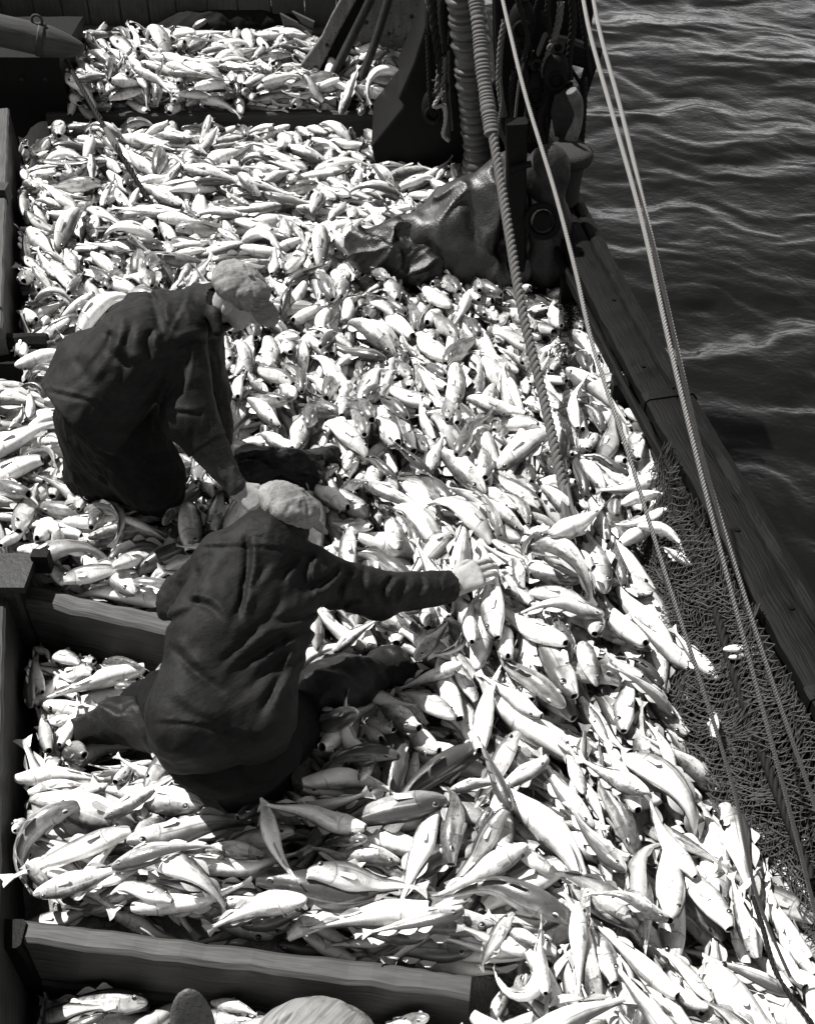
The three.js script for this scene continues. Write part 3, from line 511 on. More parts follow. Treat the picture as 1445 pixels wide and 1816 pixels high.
// cloth: creases as sharp-backed ridges running across the pull of the cloth
function creased(f, amp, sc, dir, seed, fine = 0.5) { return (x, y, z) => { const d = f(x, y, z); if (d > 0.06 || d < -0.06) return d; const t = x * dir.x + y * dir.y + z * dir.z, w = 0.35 * N3(x * 3 + seed, y * 3, z * 3), n = N3((x - dir.x * t * 0.72) * sc + seed, (y - dir.y * t * 0.72) * sc + w, (z - dir.z * t * 0.72) * sc), n2 = N3((x - dir.x * t * 0.6) * sc * 3.1 + seed, (y - dir.y * t * 0.6) * sc * 3.1, (z - dir.z * t * 0.6) * sc * 3.1 + w); return d - amp * (1 - 2.2 * Math.abs(n)) * 0.8 - amp * fine * (0.6 - 1.6 * Math.abs(n2)); }; }

// gathered folds: [x0, y0, x1, y1, half width in photo pixels, depth in metres] along sight lines onto the cloth
function folds(list) { return (x, y, z) => { const q = proj({ x, y, z }); let s = 0; for (const [x0, y0, x1, y1, w, h] of list) { const bx = x1 - x0, by = y1 - y0, l = bx * bx + by * by, t = ((q[0] - x0) * bx + (q[1] - y0) * by) / l; if (t < -0.1 || t > 1.1) continue; const c = ((q[0] - x0) * by - (q[1] - y0) * bx) / Math.sqrt(l) + 5 * Math.sin(t * 5 + x0); if (Math.abs(c) > 5 * w) continue; const e = sst(-0.1, 0.12, t) * (1 - sst(0.55, 1.1, t)); s += h * e * (Math.exp(-((c / w) ** 2)) - 0.75 * Math.exp(-(((c - 1.9 * w) / (1.2 * w)) ** 2))); } return s; }; }
const clothTex = (seed, a) => tex(512, 512, (u, v) => { const n = tnoise(u, v, 6, seed), m = tnoise(u, v, 26, seed + 3), f = tnoise(u, v, 130, seed + 5), s = tnoise(u, v, 70, seed + 8); return Math.max(0.003, a * (1 + 0.4 * n + 0.35 * m + 0.4 * f) + 0.06 * sst(0.8, 0.95, s) * sst(0.1, 0.5, m)); });
const clothBump = tex(512, 512, (u, v) => 0.5 + 0.3 * tnoise(u, v, 120, 14) + 0.2 * tnoise(u, v, 40, 17), false);
const cloth = (seed, a, rough = 0.9) => new THREE.MeshPhysicalMaterial({ specularIntensity: 0.2, map: clothTex(seed, a), roughness: rough, bumpMap: clothBump, bumpScale: 0.0012 });
M.jacket1 = cloth(101, 0.0095, 0.66); M.jacket2 = cloth(111, 0.009, 0.66); M.trousers = cloth(121, 0.005); M.capA = cloth(131, 0.14); M.capB = cloth(141, 0.15); M.under = cloth(145, 0.035); M.apron = new THREE.MeshPhysicalMaterial({ specularIntensity: 0.35, map: clothTex(151, 0.009), roughness: 0.5, bumpMap: clothBump, bumpScale: 0.002 });  // M.under: dark cloth for the added forearm sleeve
M.skin = new THREE.MeshStandardMaterial({ map: tex(256, 256, (u, v) => 0.23 + 0.05 * tnoise(u, v, 12, 161) + 0.04 * tnoise(u, v, 40, 163), true), roughness: 0.55, bumpMap: clothBump, bumpScale: 0.001 });
// new THREE.MeshStandardMaterial({ map: tex(256, 256, (u, v) => 0.1 + 0.04 * tnoise(u, v, 12, 171) + 0.04 * tnoise(u, v, 40, 173), true), roughness: 0.5, bumpMap: clothBump, bumpScale: 0.001 });

// a hand: wrist point, direction of the fingers, direction out of the back of the hand; curl bends the fingers toward the palm
function hand(w, dir, back, curl, flip = 1, K = 1) {
  const X = dir.clone().normalize(), Y = back.clone().addScaledVector(X, -back.dot(X)).normalize(), Z = X.clone().cross(Y).multiplyScalar(flip), p = (a, b, c) => w.clone().addScaledVector(X, a * K).addScaledVector(Y, b * K).addScaledVector(Z, c * K), bone = (a, b, ra, rb) => bone0(a, b, ra * K, rb * K);
  const palm = [], fing = [];
  const zs = [-0.033, -0.011, 0.011, 0.031], len = [[0.042, 0.027, 0.02], [0.048, 0.03, 0.021], [0.044, 0.028, 0.02], [0.034, 0.021, 0.018]], mc = [0.09, 0.094, 0.09, 0.082];
  zs.forEach((z, i) => {
    palm.push(bone(p(0.0, 0, z * 0.55), p(mc[i], 0.004, z), 0.019, 0.0125));
    let a = p(mc[i], 0.002, z), ang = curl[0] + 0.06 * i, r = [0.0098, 0.0102, 0.0098, 0.0086][i]; let ax = mc[i], ay = 0.002, az = z; const segs = [];
    len[i].forEach((l, k) => { const bx = ax + Math.cos(ang) * l, by = ay - Math.sin(ang) * l, bz = az * (1 + 0.02 * (i - 1.5)); segs.push(bone(p(ax, ay, az), p(bx, by, bz), r, r * 0.9)); ax = bx; ay = by; az = bz; r *= 0.92; ang += curl[k + 1]; });
    fing.push(join(segs, 0.004));
  });
  const th = join([bone(p(0.02, -0.006, -0.024), p(0.055, -0.016, -0.05), 0.017, 0.0135), bone(p(0.055, -0.016, -0.05), p(0.088, -0.028, -0.054), 0.0125, 0.0105), bone(p(0.088, -0.028, -0.054), p(0.112, -0.038, -0.046), 0.0108, 0.009)], 0.006);
  const pj = join([...palm, bone(p(-0.05, 0, 0), p(0.01, 0, 0), 0.027, 0.027)], 0.018), f = (x, y, z) => { let d = pj(x, y, z); d = smin(d, th(x, y, z), 0.012); for (const g of fing) { const e = g(x, y, z); d = e < d ? Math.min(d, e) - Math.max(0, 0.004 - Math.abs(d - e)) ** 2 * 40 : d; d = Math.min(d, e); } return d; };
  const [lo, hi] = bounds([p(-0.05, 0, 0), p(0.19, 0, 0.05), p(0.19, 0, -0.06), p(0.1, -0.13, 0), p(0.1, 0.05, 0)], 0.03 * K);
  return solid(f, lo, hi, 0.0032 * K, 3);
}
// a head looking along dir, crown along up; returns the flesh as one geometry
function headShape(c, dir, up, k = 1) {
  const X = dir.clone().normalize(), Y = up.clone().addScaledVector(X, -up.dot(X)).normalize(), Z = X.clone().cross(Y), p = (a, b, d) => c.clone().addScaledVector(X, a * k).addScaledVector(Y, b * k).addScaledVector(Z, d * k), q = new THREE.Quaternion().setFromRotationMatrix(new THREE.Matrix4().makeBasis(X, Y, Z));
  const f = join([blob(p(-0.012, 0.03, 0), 0.098 * k, 0.092 * k, 0.077 * k, q), blob(p(0.026, -0.035, 0), 0.064 * k, 0.082 * k, 0.06 * k, q), bone(p(0.05, -0.09, -0.018), p(0.05, -0.09, 0.018), 0.026 * k, 0.026 * k), bone(p(-0.04, -0.05, 0), p(-0.075, -0.16, 0), 0.06 * k, 0.062 * k)], 0.03);
  const nose = join([bone(p(0.082, 0.005, 0), p(0.104, -0.034, 0), 0.011 * k, 0.017 * k), bone(p(0.096, -0.04, -0.012), p(0.096, -0.04, 0.012), 0.01 * k, 0.01 * k)], 0.01);
  const brow = bone(p(0.082, 0.02, -0.035), p(0.082, 0.02, 0.035), 0.012 * k, 0.012 * k), sock = [-1, 1].map((s) => blob(p(0.086, 0.002, s * 0.032), 0.014 * k, 0.013 * k, 0.018 * k, q)), eye = [-1, 1].map((s) => blob(p(0.074, 0.002, s * 0.032), 0.013 * k, 0.012 * k, 0.014 * k, q));
  const lip = [bone(p(0.083, -0.066, -0.02), p(0.083, -0.066, 0.02), 0.009 * k, 0.009 * k), bone(p(0.08, -0.079, -0.018), p(0.08, -0.079, 0.018), 0.01 * k, 0.01 * k)];
  const ear = [-1, 1].map((s) => blob(p(-0.014, -0.012, s * 0.08), 0.02 * k, 0.034 * k, 0.012 * k, q));
  const all = (x, y, z) => { let d = f(x, y, z); if (d > 0.06) return d; d = smin(d, brow(x, y, z), 0.012); for (const s of sock) d = Math.max(d, -s(x, y, z)); d = smin(d, nose(x, y, z), 0.012); for (const e of eye) d = Math.min(d, e(x, y, z)); for (const l of lip) d = smin(d, l(x, y, z), 0.005); for (const e of ear) d = smin(d, e(x, y, z), 0.008); return d; };
  const [lo, hi] = bounds([c], 0.2 * k); return { geo: solid(all, lo, hi, 0.0045, 3), p, q };
}
function flatCap(h, k, seed, tilt = 0) {          // soft peaked cap on a head frame
  const { p, q } = h, crown = blob(p(-0.01, 0.078, 0), 0.126 * k, 0.068 * k, 0.115 * k, q), band = blob(p(-0.008, 0.05, 0), 0.114 * k, 0.06 * k, 0.094 * k, q), flop = blob(p(-0.06, 0.075, 0.0), 0.095 * k, 0.062 * k, 0.122 * k, q);
  const f0 = creased(join([crown, band, flop], 0.03), 0.0045, 8, V(0.3, 0.9, 0.1), seed), ctr = p(-0.01, 0.14, 0), iq = q.clone().invert(), vv = V(0, 0, 0), f = (x, y, z) => { const d = f0(x, y, z); if (d > 0.03) return d; vv.set(x - ctr.x, y - ctr.y, z - ctr.z).applyQuaternion(iq); const an = Math.atan2(vv.z, vv.x), rr = Math.hypot(vv.x, vv.z); return d + 0.004 * Math.exp(-(((((an / Math.PI * 4 + 8.5) % 1) - 0.5) * rr * 90) ** 2)) * sst(0.01, 0.03, rr); };
  const inner = blob(p(0.0, -0.02, 0), 0.1 * k, 0.09 * k, 0.085 * k, q);
  const g = (x, y, z) => Math.max(f(x, y, z), -inner(x, y, z));
  const [lo, hi] = bounds([p(0, 0.05, 0)], 0.2 * k);
  const peak = blob(p(0.12, 0.03, 0), 0.08 * k, 0.011 * k, 0.086 * k, q.clone().multiply(euler(0, 0, -0.22))), [lo2, hi2] = bounds([p(0.115, 0.036, 0)], 0.12 * k);
  const but = blob(p(-0.01, 0.148, 0), 0.012, 0.006, 0.012, q), [lo3, hi3] = bounds([p(-0.01, 0.148, 0)], 0.02);
  return { crown: solid(g, lo, hi, 0.006, 3), peak: solid(peak, lo2, hi2, 0.005, 3), button: solid(but, lo3, hi3, 0.003, 3) };
}
function person(label, pose) { const g = thing('person', label, 'person', 'men working in the catch'); return g; }
const hide = (m) => { m.userData.hides = true; return m; };

// ---- the man bending over, left
{
  const g = person('man in dark jacket and pale cap bending over, reaching down to the other man');
  const hip = onZ(186, 700, -3.75), hipR = onZ(180, 705, -3.63), hipL = onZ(188, 690, -3.88), sR = onZ(318, 588, -3.8), sL = onZ(352, 548, -4.1), nk = onZ(352, 545, -3.97), mid = onZ(255, 600, -3.85), midR = onZ(245, 625, -3.72), midL = onZ(265, 590, -4.0);
  const elR = onZ(336, 742, -3.56), wrR = onZ(420, 866, -3.4), elL = onZ(372, 690, -4.06), wrL = onZ(390, 775, -3.95);
  const dirT = nk.clone().sub(hip).normalize();
  const tor = join([bone(hipR.clone().addScaledVector(dirT, -0.1), midR, 0.2, 0.17), bone(hipL.clone().addScaledVector(dirT, -0.1), midL, 0.185, 0.16), bone(midR, sR, 0.165, 0.095), bone(midL, sL, 0.16, 0.09), bone(mid, nk, 0.15, 0.085), bone(onZ(140, 712, -3.74), hip, 0.13, 0.17), bone(onZ(118, 700, -3.7), onZ(150, 640, -3.74), 0.075, 0.12)], 0.07);
  const slR = join([bone(sR, elR, 0.106, 0.1), bone(elR, lerpV(elR, wrR, 0.32), 0.096, 0.09)], 0.05), slL = join([bone(sL, elL, 0.095, 0.085), bone(elL, wrL, 0.078, 0.062)], 0.05);
  const cutN = hip.clone().addScaledVector(dirT, -0.17), plane = (x, y, z) => -((x - cutN.x) * dirT.x + (y - cutN.y) * (dirT.y) + (z - cutN.z) * dirT.z);
  const fd = folds([[262, 520, 300, 610, 7, 0.016], [282, 540, 310, 600, 6, 0.013], [195, 620, 245, 660, 8, 0.016], [192, 590, 200, 630, 7, 0.012], [310, 610, 372, 600, 6, 0.014], [270, 585, 262, 640, 7, 0.018], [330, 610, 318, 730, 5, 0.007], [130, 640, 180, 690, 9, 0.008], [215, 520, 240, 560, 8, 0.006], [306, 738, 370, 724, 4, 0.007], [230, 500, 330, 560, 3, 0.005], [330, 500, 300, 600, 3, 0.006], [90, 690, 230, 745, 3.5, 0.006], [210, 560, 150, 680, 7, 0.009], [240, 580, 200, 700, 7, 0.01], [280, 640, 230, 740, 7, 0.01]]);
  const t1 = creased(tor, 0.006, 4.2, dirT, 3), a1 = creased(slR, 0.006, 5.5, V(0, -1, 0.5).normalize(), 7), a2 = creased(slL, 0.009, 5.5, V(0, -1, 0), 9);
  const jf = (x, y, z) => { let d = smin(t1(x, y, z), a1(x, y, z), 0.028); d = smin(d, a2(x, y, z), 0.03); if (d < 0.04 && d > -0.05) d += fd(x, y, z); const e = elR, w = wrR; const q = ((x - e.x) * (w.x - e.x) + (y - e.y) * (w.y - e.y) + (z - e.z) * (w.z - e.z)) / 0.12; if (q > 0.34 && q < 1.4) { const s = slR(x, y, z); if (s < 0.03 && s <= tor(x, y, z)) d = Math.max(d, (q - 0.36) * 0.3); } return Math.max(d, plane(x, y, z) + 0.055); };
  const [lo, hi] = bounds([hip, hipR, hipL, sR, sL, nk, elR, elL, wrL, onZ(118, 700, -3.7), lerpV(elR, wrR, 0.32)], 0.24);
  hide(mesh('jacket', solid(jf, lo, hi, 0.0085, 2), M.jacket1, g));
  // turned up collar
  const h = headShape(onZ(424, 532, -3.9), V(0.82, -0.5, 0.34), V(0.42, 0.86, 0.12), 0.95);
  const col = (() => { const c0 = onZ(376, 548, -3.96), ax = h.p(0, 0, 0).sub(c0).normalize(), outer = bone(c0.clone().addScaledVector(ax, -0.05), c0.clone().addScaledVector(ax, 0.035), 0.112, 0.1), inn = bone(c0.clone().addScaledVector(ax, -0.08), c0.clone().addScaledVector(ax, 0.2), 0.09, 0.084), tip = bone(onZ(380, 560, -3.84), onZ(388, 588, -3.8), 0.03, 0.02); const cf = creased((x, y, z) => smin(Math.max(outer(x, y, z), -inn(x, y, z)), tip(x, y, z), 0.03), 0.004, 9, V(0, 1, 0), 31); const [a, b] = bounds([c0], 0.2); return solid(cf, a, b, 0.007, 2); })();
  mesh('collar', col, M.jacket1, g);
  // trousers, baggy over boots sunk in the catch
  const kR = onZ(262, 838, -3.68), kL = onZ(176, 836, -3.92), fR = onY(306, 915, -0.2), fL = onY(226, 935, -0.2);
  const tr = creased(join([bone(onZ(205, 735, -3.66), kR, 0.165, 0.135), bone(kR, fR, 0.13, 0.115), bone(onZ(165, 740, -3.84), kL, 0.165, 0.135), bone(kL, fL, 0.13, 0.115), bone(hipR, hipL, 0.16, 0.16), bone(onZ(190, 760, -3.75), onZ(215, 850, -3.8), 0.15, 0.1)], 0.08), 0.012, 4.5, V(0.2, -1, 0.1).normalize(), 13);
  const [lo2, hi2] = bounds([hipR, hipL, kR, kL, fR, fL], 0.19); hide(mesh('trousers', solid(tr, lo2, hi2, 0.0115, 2), M.trousers, g));
  // flesh: head, near forearm and hand
  const fdir = wrR.clone().sub(elR).normalize(), arm = join([bone(lerpV(elR, wrR, 0.2), lerpV(elR, wrR, 0.45), 0.052, 0.054), bone(lerpV(elR, wrR, 0.45), wrR.clone().addScaledVector(fdir, 0.02), 0.054, 0.031)], 0.03), [lo3, hi3] = bounds([elR, wrR], 0.1);
  const hd = hand(wrR, V(0.75, -0.45, 0.35), V(0.15, 0.75, 0.6), [0.35, 0.5, 0.4, 0], 1, 1.12);
  const core = join([bone(h.p(-0.05, -0.1, 0), nk, 0.06, 0.07), bone(nk, hip, 0.08, 0.1), bone(nk, sR, 0.05, 0.055), bone(sR, elR, 0.05, 0.045), bone(elR, lerpV(elR, wrR, 0.5), 0.046, 0.05), bone(hip, fR, 0.08, 0.05), bone(hip, fL, 0.08, 0.05), bone(nk, sL, 0.05, 0.05), bone(sL, elL, 0.05, 0.045), bone(elL, wrL, 0.045, 0.03)], 0.03), [l9, h9] = bounds([hip, nk, sR, elR, wrR, fR, fL, wrL, h.p(0, 0, 0)], 0.1);
  mesh('added_sleeve', solid(creased(join([bone(lerpV(elR, wrR, 0.15), lerpV(elR, wrR, 0.45), 0.068, 0.07), bone(lerpV(elR, wrR, 0.45), lerpV(elR, wrR, 0.97), 0.07, 0.044)], 0.03), 0.004, 9, V(0.3, -0.8, 0.4), 17), lo3, hi3, 0.007, 3), M.under, g);  // added sleeve, put on to keep the half-shaded bare forearm dark
  mesh('body', mergeGeometries([h.geo, solid(arm, lo3, hi3, 0.006, 3), hd, solid(core, l9, h9, 0.014, 3)]), M.skin, g);
  mesh('hand_left', hand(wrL, V(0.35, -0.9, 0.25), V(0.8, 0.3, 0.5), [0.3, 0.4, 0.4, 0], -1), M.skin, g).name = 'far_hand';
  const c = flatCap(h, 0.87, 41), cp = hide(mesh('cap', c.crown, M.capA, g)); mesh('peak', c.peak, M.capA, cp); mesh('button', c.button, M.capA, cp);
  blocks.push([fR.x, fR.z, 0.1], [fL.x, fL.z, 0.11], [lerpV(kR, fR, 0.5).x, lerpV(kR, fR, 0.6).z, 0.1], [lerpV(kL, fL, 0.5).x, lerpV(kL, fL, 0.6).z, 0.1]);
}
// ---- the man crouching with his back to us
{
  const g = person('crouching man seen from behind, right arm stretched out, holding a fish');
  const bL = onZ(345, 1265, -2.22), bR = onZ(446, 1262, -2.27), hp = onZ(400, 1300, -2.22), sL = onZ(402, 998, -2.68), sR = onZ(545, 1022, -2.73), nk = onZ(470, 965, -2.74), mL = onZ(382, 1110, -2.47), mR = onZ(470, 1120, -2.52);
  const elR = onZ(672, 1055, -2.84), wrR = onZ(798, 1040, -3.0), elL = onZ(322, 1066, -2.7), haL = onZ(395, 1000, -3.0);
  const dirT = nk.clone().sub(hp).normalize();
  const tor = join([bone(bL, mL, 0.138, 0.132), bone(bR, mR, 0.132, 0.13), bone(mL, sL, 0.138, 0.095), bone(mR, sR, 0.135, 0.092), bone(lerpV(mL, mR, 0.5), nk, 0.15, 0.1), bone(sL, nk, 0.085, 0.085), bone(nk, sR, 0.085, 0.085), bone(bL, bR, 0.14, 0.135), bone(onZ(330, 1315, -2.2), onZ(465, 1325, -2.26), 0.105, 0.11)], 0.07);
  const slR = join([bone(sR, elR, 0.098, 0.084), bone(elR, wrR, 0.08, 0.062)], 0.045), slL = join([bone(sL, elL, 0.095, 0.08), bone(elL, haL, 0.075, 0.06)], 0.045);
  const fd = folds([[437, 955, 428, 1115, 6, 0.02], [590, 1092, 415, 1180, 9, 0.018], [575, 1075, 455, 1115, 8, 0.014], [560, 1120, 395, 1250, 10, 0.012], [600, 1005, 540, 1058, 7, 0.018], [622, 1015, 592, 1062, 6, 0.014], [335, 1060, 400, 1100, 8, 0.014], [300, 1110, 360, 1060, 8, 0.012], [520, 985, 500, 1040, 7, 0.01], [545, 985, 545, 1040, 6, 0.012], [690, 1022, 682, 1072, 6, 0.018], [720, 1020, 705, 1070, 6, 0.01], [640, 1010, 660, 1080, 7, 0.01], [330, 1180, 420, 1250, 11, 0.008], [500, 1130, 470, 1290, 10, 0.01], [370, 980, 350, 1060, 9, 0.007], [300, 1250, 420, 1300, 10, 0.008], [360, 965, 560, 985, 3, 0.006], [560, 985, 545, 1085, 3, 0.006], [785, 1012, 785, 1066, 3, 0.006], [280, 1285, 500, 1305, 3.5, 0.007], [470, 1000, 400, 1130, 6, 0.008], [500, 1060, 380, 1200, 7, 0.01], [540, 1150, 440, 1290, 7, 0.01], [300, 1150, 400, 1230, 8, 0.009], [350, 1010, 330, 1080, 6, 0.009], [640, 1060, 600, 1085, 5, 0.01], [750, 1020, 740, 1062, 5, 0.009]]);
  const t1 = creased(tor, 0.005, 3.8, V(0.75, 0.55, -0.35).normalize(), 51), a1 = creased(slR, 0.005, 6, V(0.3, 0.9, 0.2).normalize(), 57), a2 = creased(slL, 0.009, 6, V(0, 1, 0.5), 59);
  const wd = wrR.clone().sub(elR), wl = wd.lengthSq();
  const jf = (x, y, z) => { let d = smin(t1(x, y, z), a1(x, y, z), 0.035); d = smin(d, a2(x, y, z), 0.03); if (d < 0.04 && d > -0.05) d += fd(x, y, z); const t = ((x - elR.x) * wd.x + (y - elR.y) * wd.y + (z - elR.z) * wd.z) / wl; if (t > 0.9 && slR(x, y, z) < 0.05) d = Math.max(d, (t - 1.0) * 0.3); return d; };
  const [lo, hi] = bounds([bL, bR, sL, sR, nk, elR, wrR, elL, haL], 0.21); hide(mesh('jacket', solid(jf, lo, hi, 0.0085, 2), M.jacket2, g));
  const h = headShape(onZ(506, 926, -2.84), V(0.72, -0.62, -0.4), V(0.3, 0.88, -0.2), 0.92);
  const col = (() => { const c0 = onZ(488, 946, -2.79), ax = h.p(0, 0, 0).sub(c0).normalize(), outer = bone(c0.clone().addScaledVector(ax, -0.06), c0.clone().addScaledVector(ax, 0.03), 0.118, 0.098), inn = bone(c0.clone().addScaledVector(ax, -0.02), c0.clone().addScaledVector(ax, 0.2), 0.085, 0.084), cf = creased((x, y, z) => Math.max(outer(x, y, z), -inn(x, y, z)), 0.006, 8, V(1, 0.2, 0), 33), [a, b] = bounds([c0], 0.2); return solid(cf, a, b, 0.007, 2); })();
  mesh('collar', col, M.jacket2, g);
  const kR = onZ(560, 1250, -2.75), fR = onY(500, 1390, -0.2), kL = onZ(300, 1240, -2.7), fL = onY(420, 1400, -0.2);
  const tr = creased(join([bone(onZ(455, 1320, -2.28), kR, 0.15, 0.115), bone(kR, onY(600, 1250, -0.15), 0.11, 0.1), bone(onZ(360, 1320, -2.24), kL, 0.14, 0.11), bone(kL, onY(250, 1250, -0.18), 0.1, 0.09), bone(onZ(400, 1335, -2.24), onZ(445, 1375, -2.33), 0.15, 0.12), bone(onZ(445, 1375, -2.33), V(onZ(455, 1390, -2.38).x, -0.2, -2.42), 0.13, 0.12)], 0.05), 0.01, 5, V(0.6, -0.7, 0.2).normalize(), 63);
  const [lo2, hi2] = bounds([hp, kR, kL, fR, fL, onY(600, 1250, -0.15), onY(250, 1250, -0.18)], 0.2); hide(mesh('trousers', solid(tr, lo2, hi2, 0.0115, 2), M.trousers, g));
  const hd = hand(wrR.clone().addScaledVector(wd, 0.02), V(0.82, 0.1, -0.42), V(-0.1, 0.85, 0.45), [0.3, 0.4, 0.35, 0], 1, 1.3);
  const core = join([bone(h.p(-0.05, -0.1, 0), nk, 0.06, 0.07), bone(nk, hp, 0.08, 0.1), bone(nk, sR, 0.05, 0.055), bone(sR, elR, 0.05, 0.045), bone(elR, wrR.clone().addScaledVector(wd, 0.03), 0.046, 0.03), bone(hp, kR, 0.08, 0.06), bone(hp, kL, 0.08, 0.06), bone(nk, sL, 0.05, 0.05), bone(sL, elL, 0.05, 0.045), bone(elL, haL, 0.045, 0.03)], 0.03), [l9, h9] = bounds([hp, nk, sR, elR, wrR, kR, kL, haL, h.p(0, 0, 0)], 0.1);
  mesh('body', mergeGeometries([h.geo, hd, solid(core, l9, h9, 0.014, 3)]), M.skin, g);
  mesh('far_hand', hand(haL, V(0.7, -0.5, -0.5), V(-0.5, 0.2, 0.8), [0.4, 0.5, 0.5, 0], -1), M.skin, g);
  const c = flatCap(h, 0.84, 45), cp = hide(mesh('cap', c.crown, M.capB, g)); mesh('peak', c.peak, M.capB, cp); mesh('button', c.button, M.capB, cp);
  // oilskin apron skirts spread to both sides
  const ap = (pts, r, seed) => { const L = []; for (let i = 0; i < pts.length - 1; i++) L.push(bone(pts[i], pts[i + 1], r[i], r[i + 1])); const [a, b] = bounds(pts, 0.16); return solid(creased(join(L, 0.05), 0.013, 5, V(0.5, -0.6, 0.3).normalize(), seed, 0.35), a, b, 0.0095, 2); };
  hide(mesh('apron', ap([onY(520, 1275, 0.08), onY(585, 1225, 0.2), onY(630, 1205, 0.2), onY(690, 1185, 0.12), onY(735, 1215, 0.08)], [0.12, 0.105, 0.085, 0.07, 0.055], 71), M.apron, g));
  hide(mesh('apron', ap([onY(300, 1290, 0.02), onY(215, 1275, -0.04), onY(150, 1295, -0.1)], [0.11, 0.085, 0.06], 75), M.apron, g));
  for (const [a, b, r] of [[430, 1385, 0.16], [470, 1360, 0.14], [560, 1260, 0.13], [610, 1230, 0.1], [680, 1215, 0.08], [725, 1230, 0.06], [300, 1280, 0.1], [230, 1280, 0.1], [180, 1300, 0.07], [380, 1330, 0.15]]) { const q = onY(a, b, 0); blocks.push([q.x, q.z, r]); }
}

M.bollard = new THREE.MeshPhysicalMaterial({ specularIntensity: 0.3, color: grey(0.022), roughness: 0.85, bumpMap: ironBump, bumpScale: 0.004 });
// ---------------------------------------------------------------- gallows and gear at the far right
const hung = (pts, z) => pts.map(([a, b, c]) => onZ(a, b, c === undefined ? z : c));
{
  const g = thing('trawl_gallows', 'dark iron gallows foot with leaning plates and stay rods above the far fish', 'gallows');
  hide(mesh('back_plate', slab([[612, -60], [742, -60], [757, 44], [736, 110], [708, 168], [690, 140], [655, 112], [620, 108], [600, 60]], -8.75, 0.05), M.plate, g));
  hide(mesh('cheek_plate', slab([[640, -60], [590, 30], [573, 66], [512, 148], [545, 162], [596, 60], [662, -60]], -8.35, 0.03), M.plate, g));
  hide(mesh('cheek_web', slab([[596, 62], [547, 160], [578, 165], [640, 20], [700, -60], [664, -60]], -8.4, 0.1), M.black, g));
  mesh('stay_rod', hose(hung([[690, -70, -8.3], [632, 50, -8.3], [574, 168, -8.2]]), 0.034, 30, 10), M.iron, g);
  mesh('stay_rod', hose(hung([[708, -70, -8.25], [670, 60, -8.2], [622, 190, -8.05]]), 0.032, 30, 10), M.iron, g);
  mesh('rod_foot', box(0.2, 0.14, 0.14, onZ(622, 188, -8.05).x, onZ(622, 188, -8.05).y - 0.02, -8.05, 0.02, 4), M.black, g);
  hide(mesh('leg', slab([[762, -60], [759, 46], [738, 112], [712, 172], [722, 186], [690, 226], [664, 258], [672, 300], [760, 316], [822, 306], [838, 160], [820, -60]], -7.25, 0.7, 0.02), M.black, g));
  const rv = new THREE.SphereGeometry(0.016, 8, 5); for (const [a, b] of [[650, 40], [662, 75], [690, 60], [700, 110], [720, 70], [730, 30], [560, 120], [580, 80]]) { const m = mesh('rivet', rv, M.iron, g); m.position.copy(onZ(a, b, a < 600 ? -8.34 : -8.735)); }
  const sc = thing('scrap_plate', 'small pale square plate lying in the dark beyond the far fish', 'plate');
  mesh('plate', slab([[498, 26], [553, 56], [549, 70], [506, 52]], -8.95, 0.03, 0.006), M.board, sc);
  mesh('batten', slab([[520, 22], [556, 40], [554, 52], [540, 46]], -8.98, 0.03, 0.006), M.timber, sc);
  const pts = [onY(350, 48, 0.36), onY(375, 52, 0.34), onY(300, 40, 0.36)];
  const cv = solid(creased(join([blob(onY(345, 50, 0.34), 0.26, 0.11, 0.16), blob(onY(300, 62, 0.3), 0.14, 0.06, 0.12), blob(onY(450, 40, 0.33), 0.5, 0.12, 0.14)], 0.1), 0.016, 4, V(0.5, 0.8, 0.2).normalize(), 201), V(-2.3, 0.1, -9.4), V(0, 0.75, -8.4), 0.02, 2);
  single('canvas_cover', cv, M.trousers, 'black crumpled canvas cover at the top of the picture behind the fish', 'canvas');
}
{
  // ribbed column and the served hawser in front of it
  const col = thing('ribbed_column', 'thick black column wound with close ribs, left of the pale hawser', 'column');
  hide(mesh('winding', hose(hung([[818, -60], [832, 60], [842, 160], [850, 240], [858, 312]], -6.95), (t, s) => 0.096 + 0.006 * N3(s * 9, 2, 2) + (0.018 + 0.008 * N3(s * 14, 5, 1)) * Math.pow(Math.abs(Math.sin(s * 62 + 1.1 * N3(s * 6, 1, 7))), 0.6) + 0.04 * sst(0.82, 1, t), 420, 16), M.column, col));
  const hw = thing('hawser', 'thick served hawser hanging down to the fish, its upper end closely whipped', 'rope');
  const path = hung([[838, -60, -6.1], [850, 60, -5.9], [861, 160, -5.72], [872, 238, -5.55]]);
  mesh('serving', hose(path, (t, s) => 0.036 + (0.0045 + 0.002 * N3(s * 20, 3, 1)) * Math.abs(Math.sin(s * 150 + 1.4 * N3(s * 9, 1, 4))) + 0.004 * N3(s * 5, 1, 1), 520, 14), M.hawser, hw);
  mesh('rope', laid([onZ(872, 232, -5.56), onZ(884, 300, -5.35), onZ(902, 410, -5.0), onY(926, 550, 0.62), onY(960, 690, 0.42), onY(985, 800, 0.3), onY(1003, 885, 0.22)], 0.025, 3, 3.8), M.hawser, hw);
  const fr = []; const rf = rng(401); for (let i = 0; i < 16; i++) { const a = (rf() - 0.5), e = [1003 + a * 40 + 50 * rf(), 960 + 70 * rf()]; fr.push(hose([onY(1000 + a * 8, 855, 0.25), onY(1006 + a * 22, 905, 0.19 + 0.05 * rf()), onY(e[0], e[1], 0.15)], 0.008 + 0.006 * rf(), 14, 5)); }
  mesh('frayed_end', mergeGeometries(fr), M.hawser, hw);
}
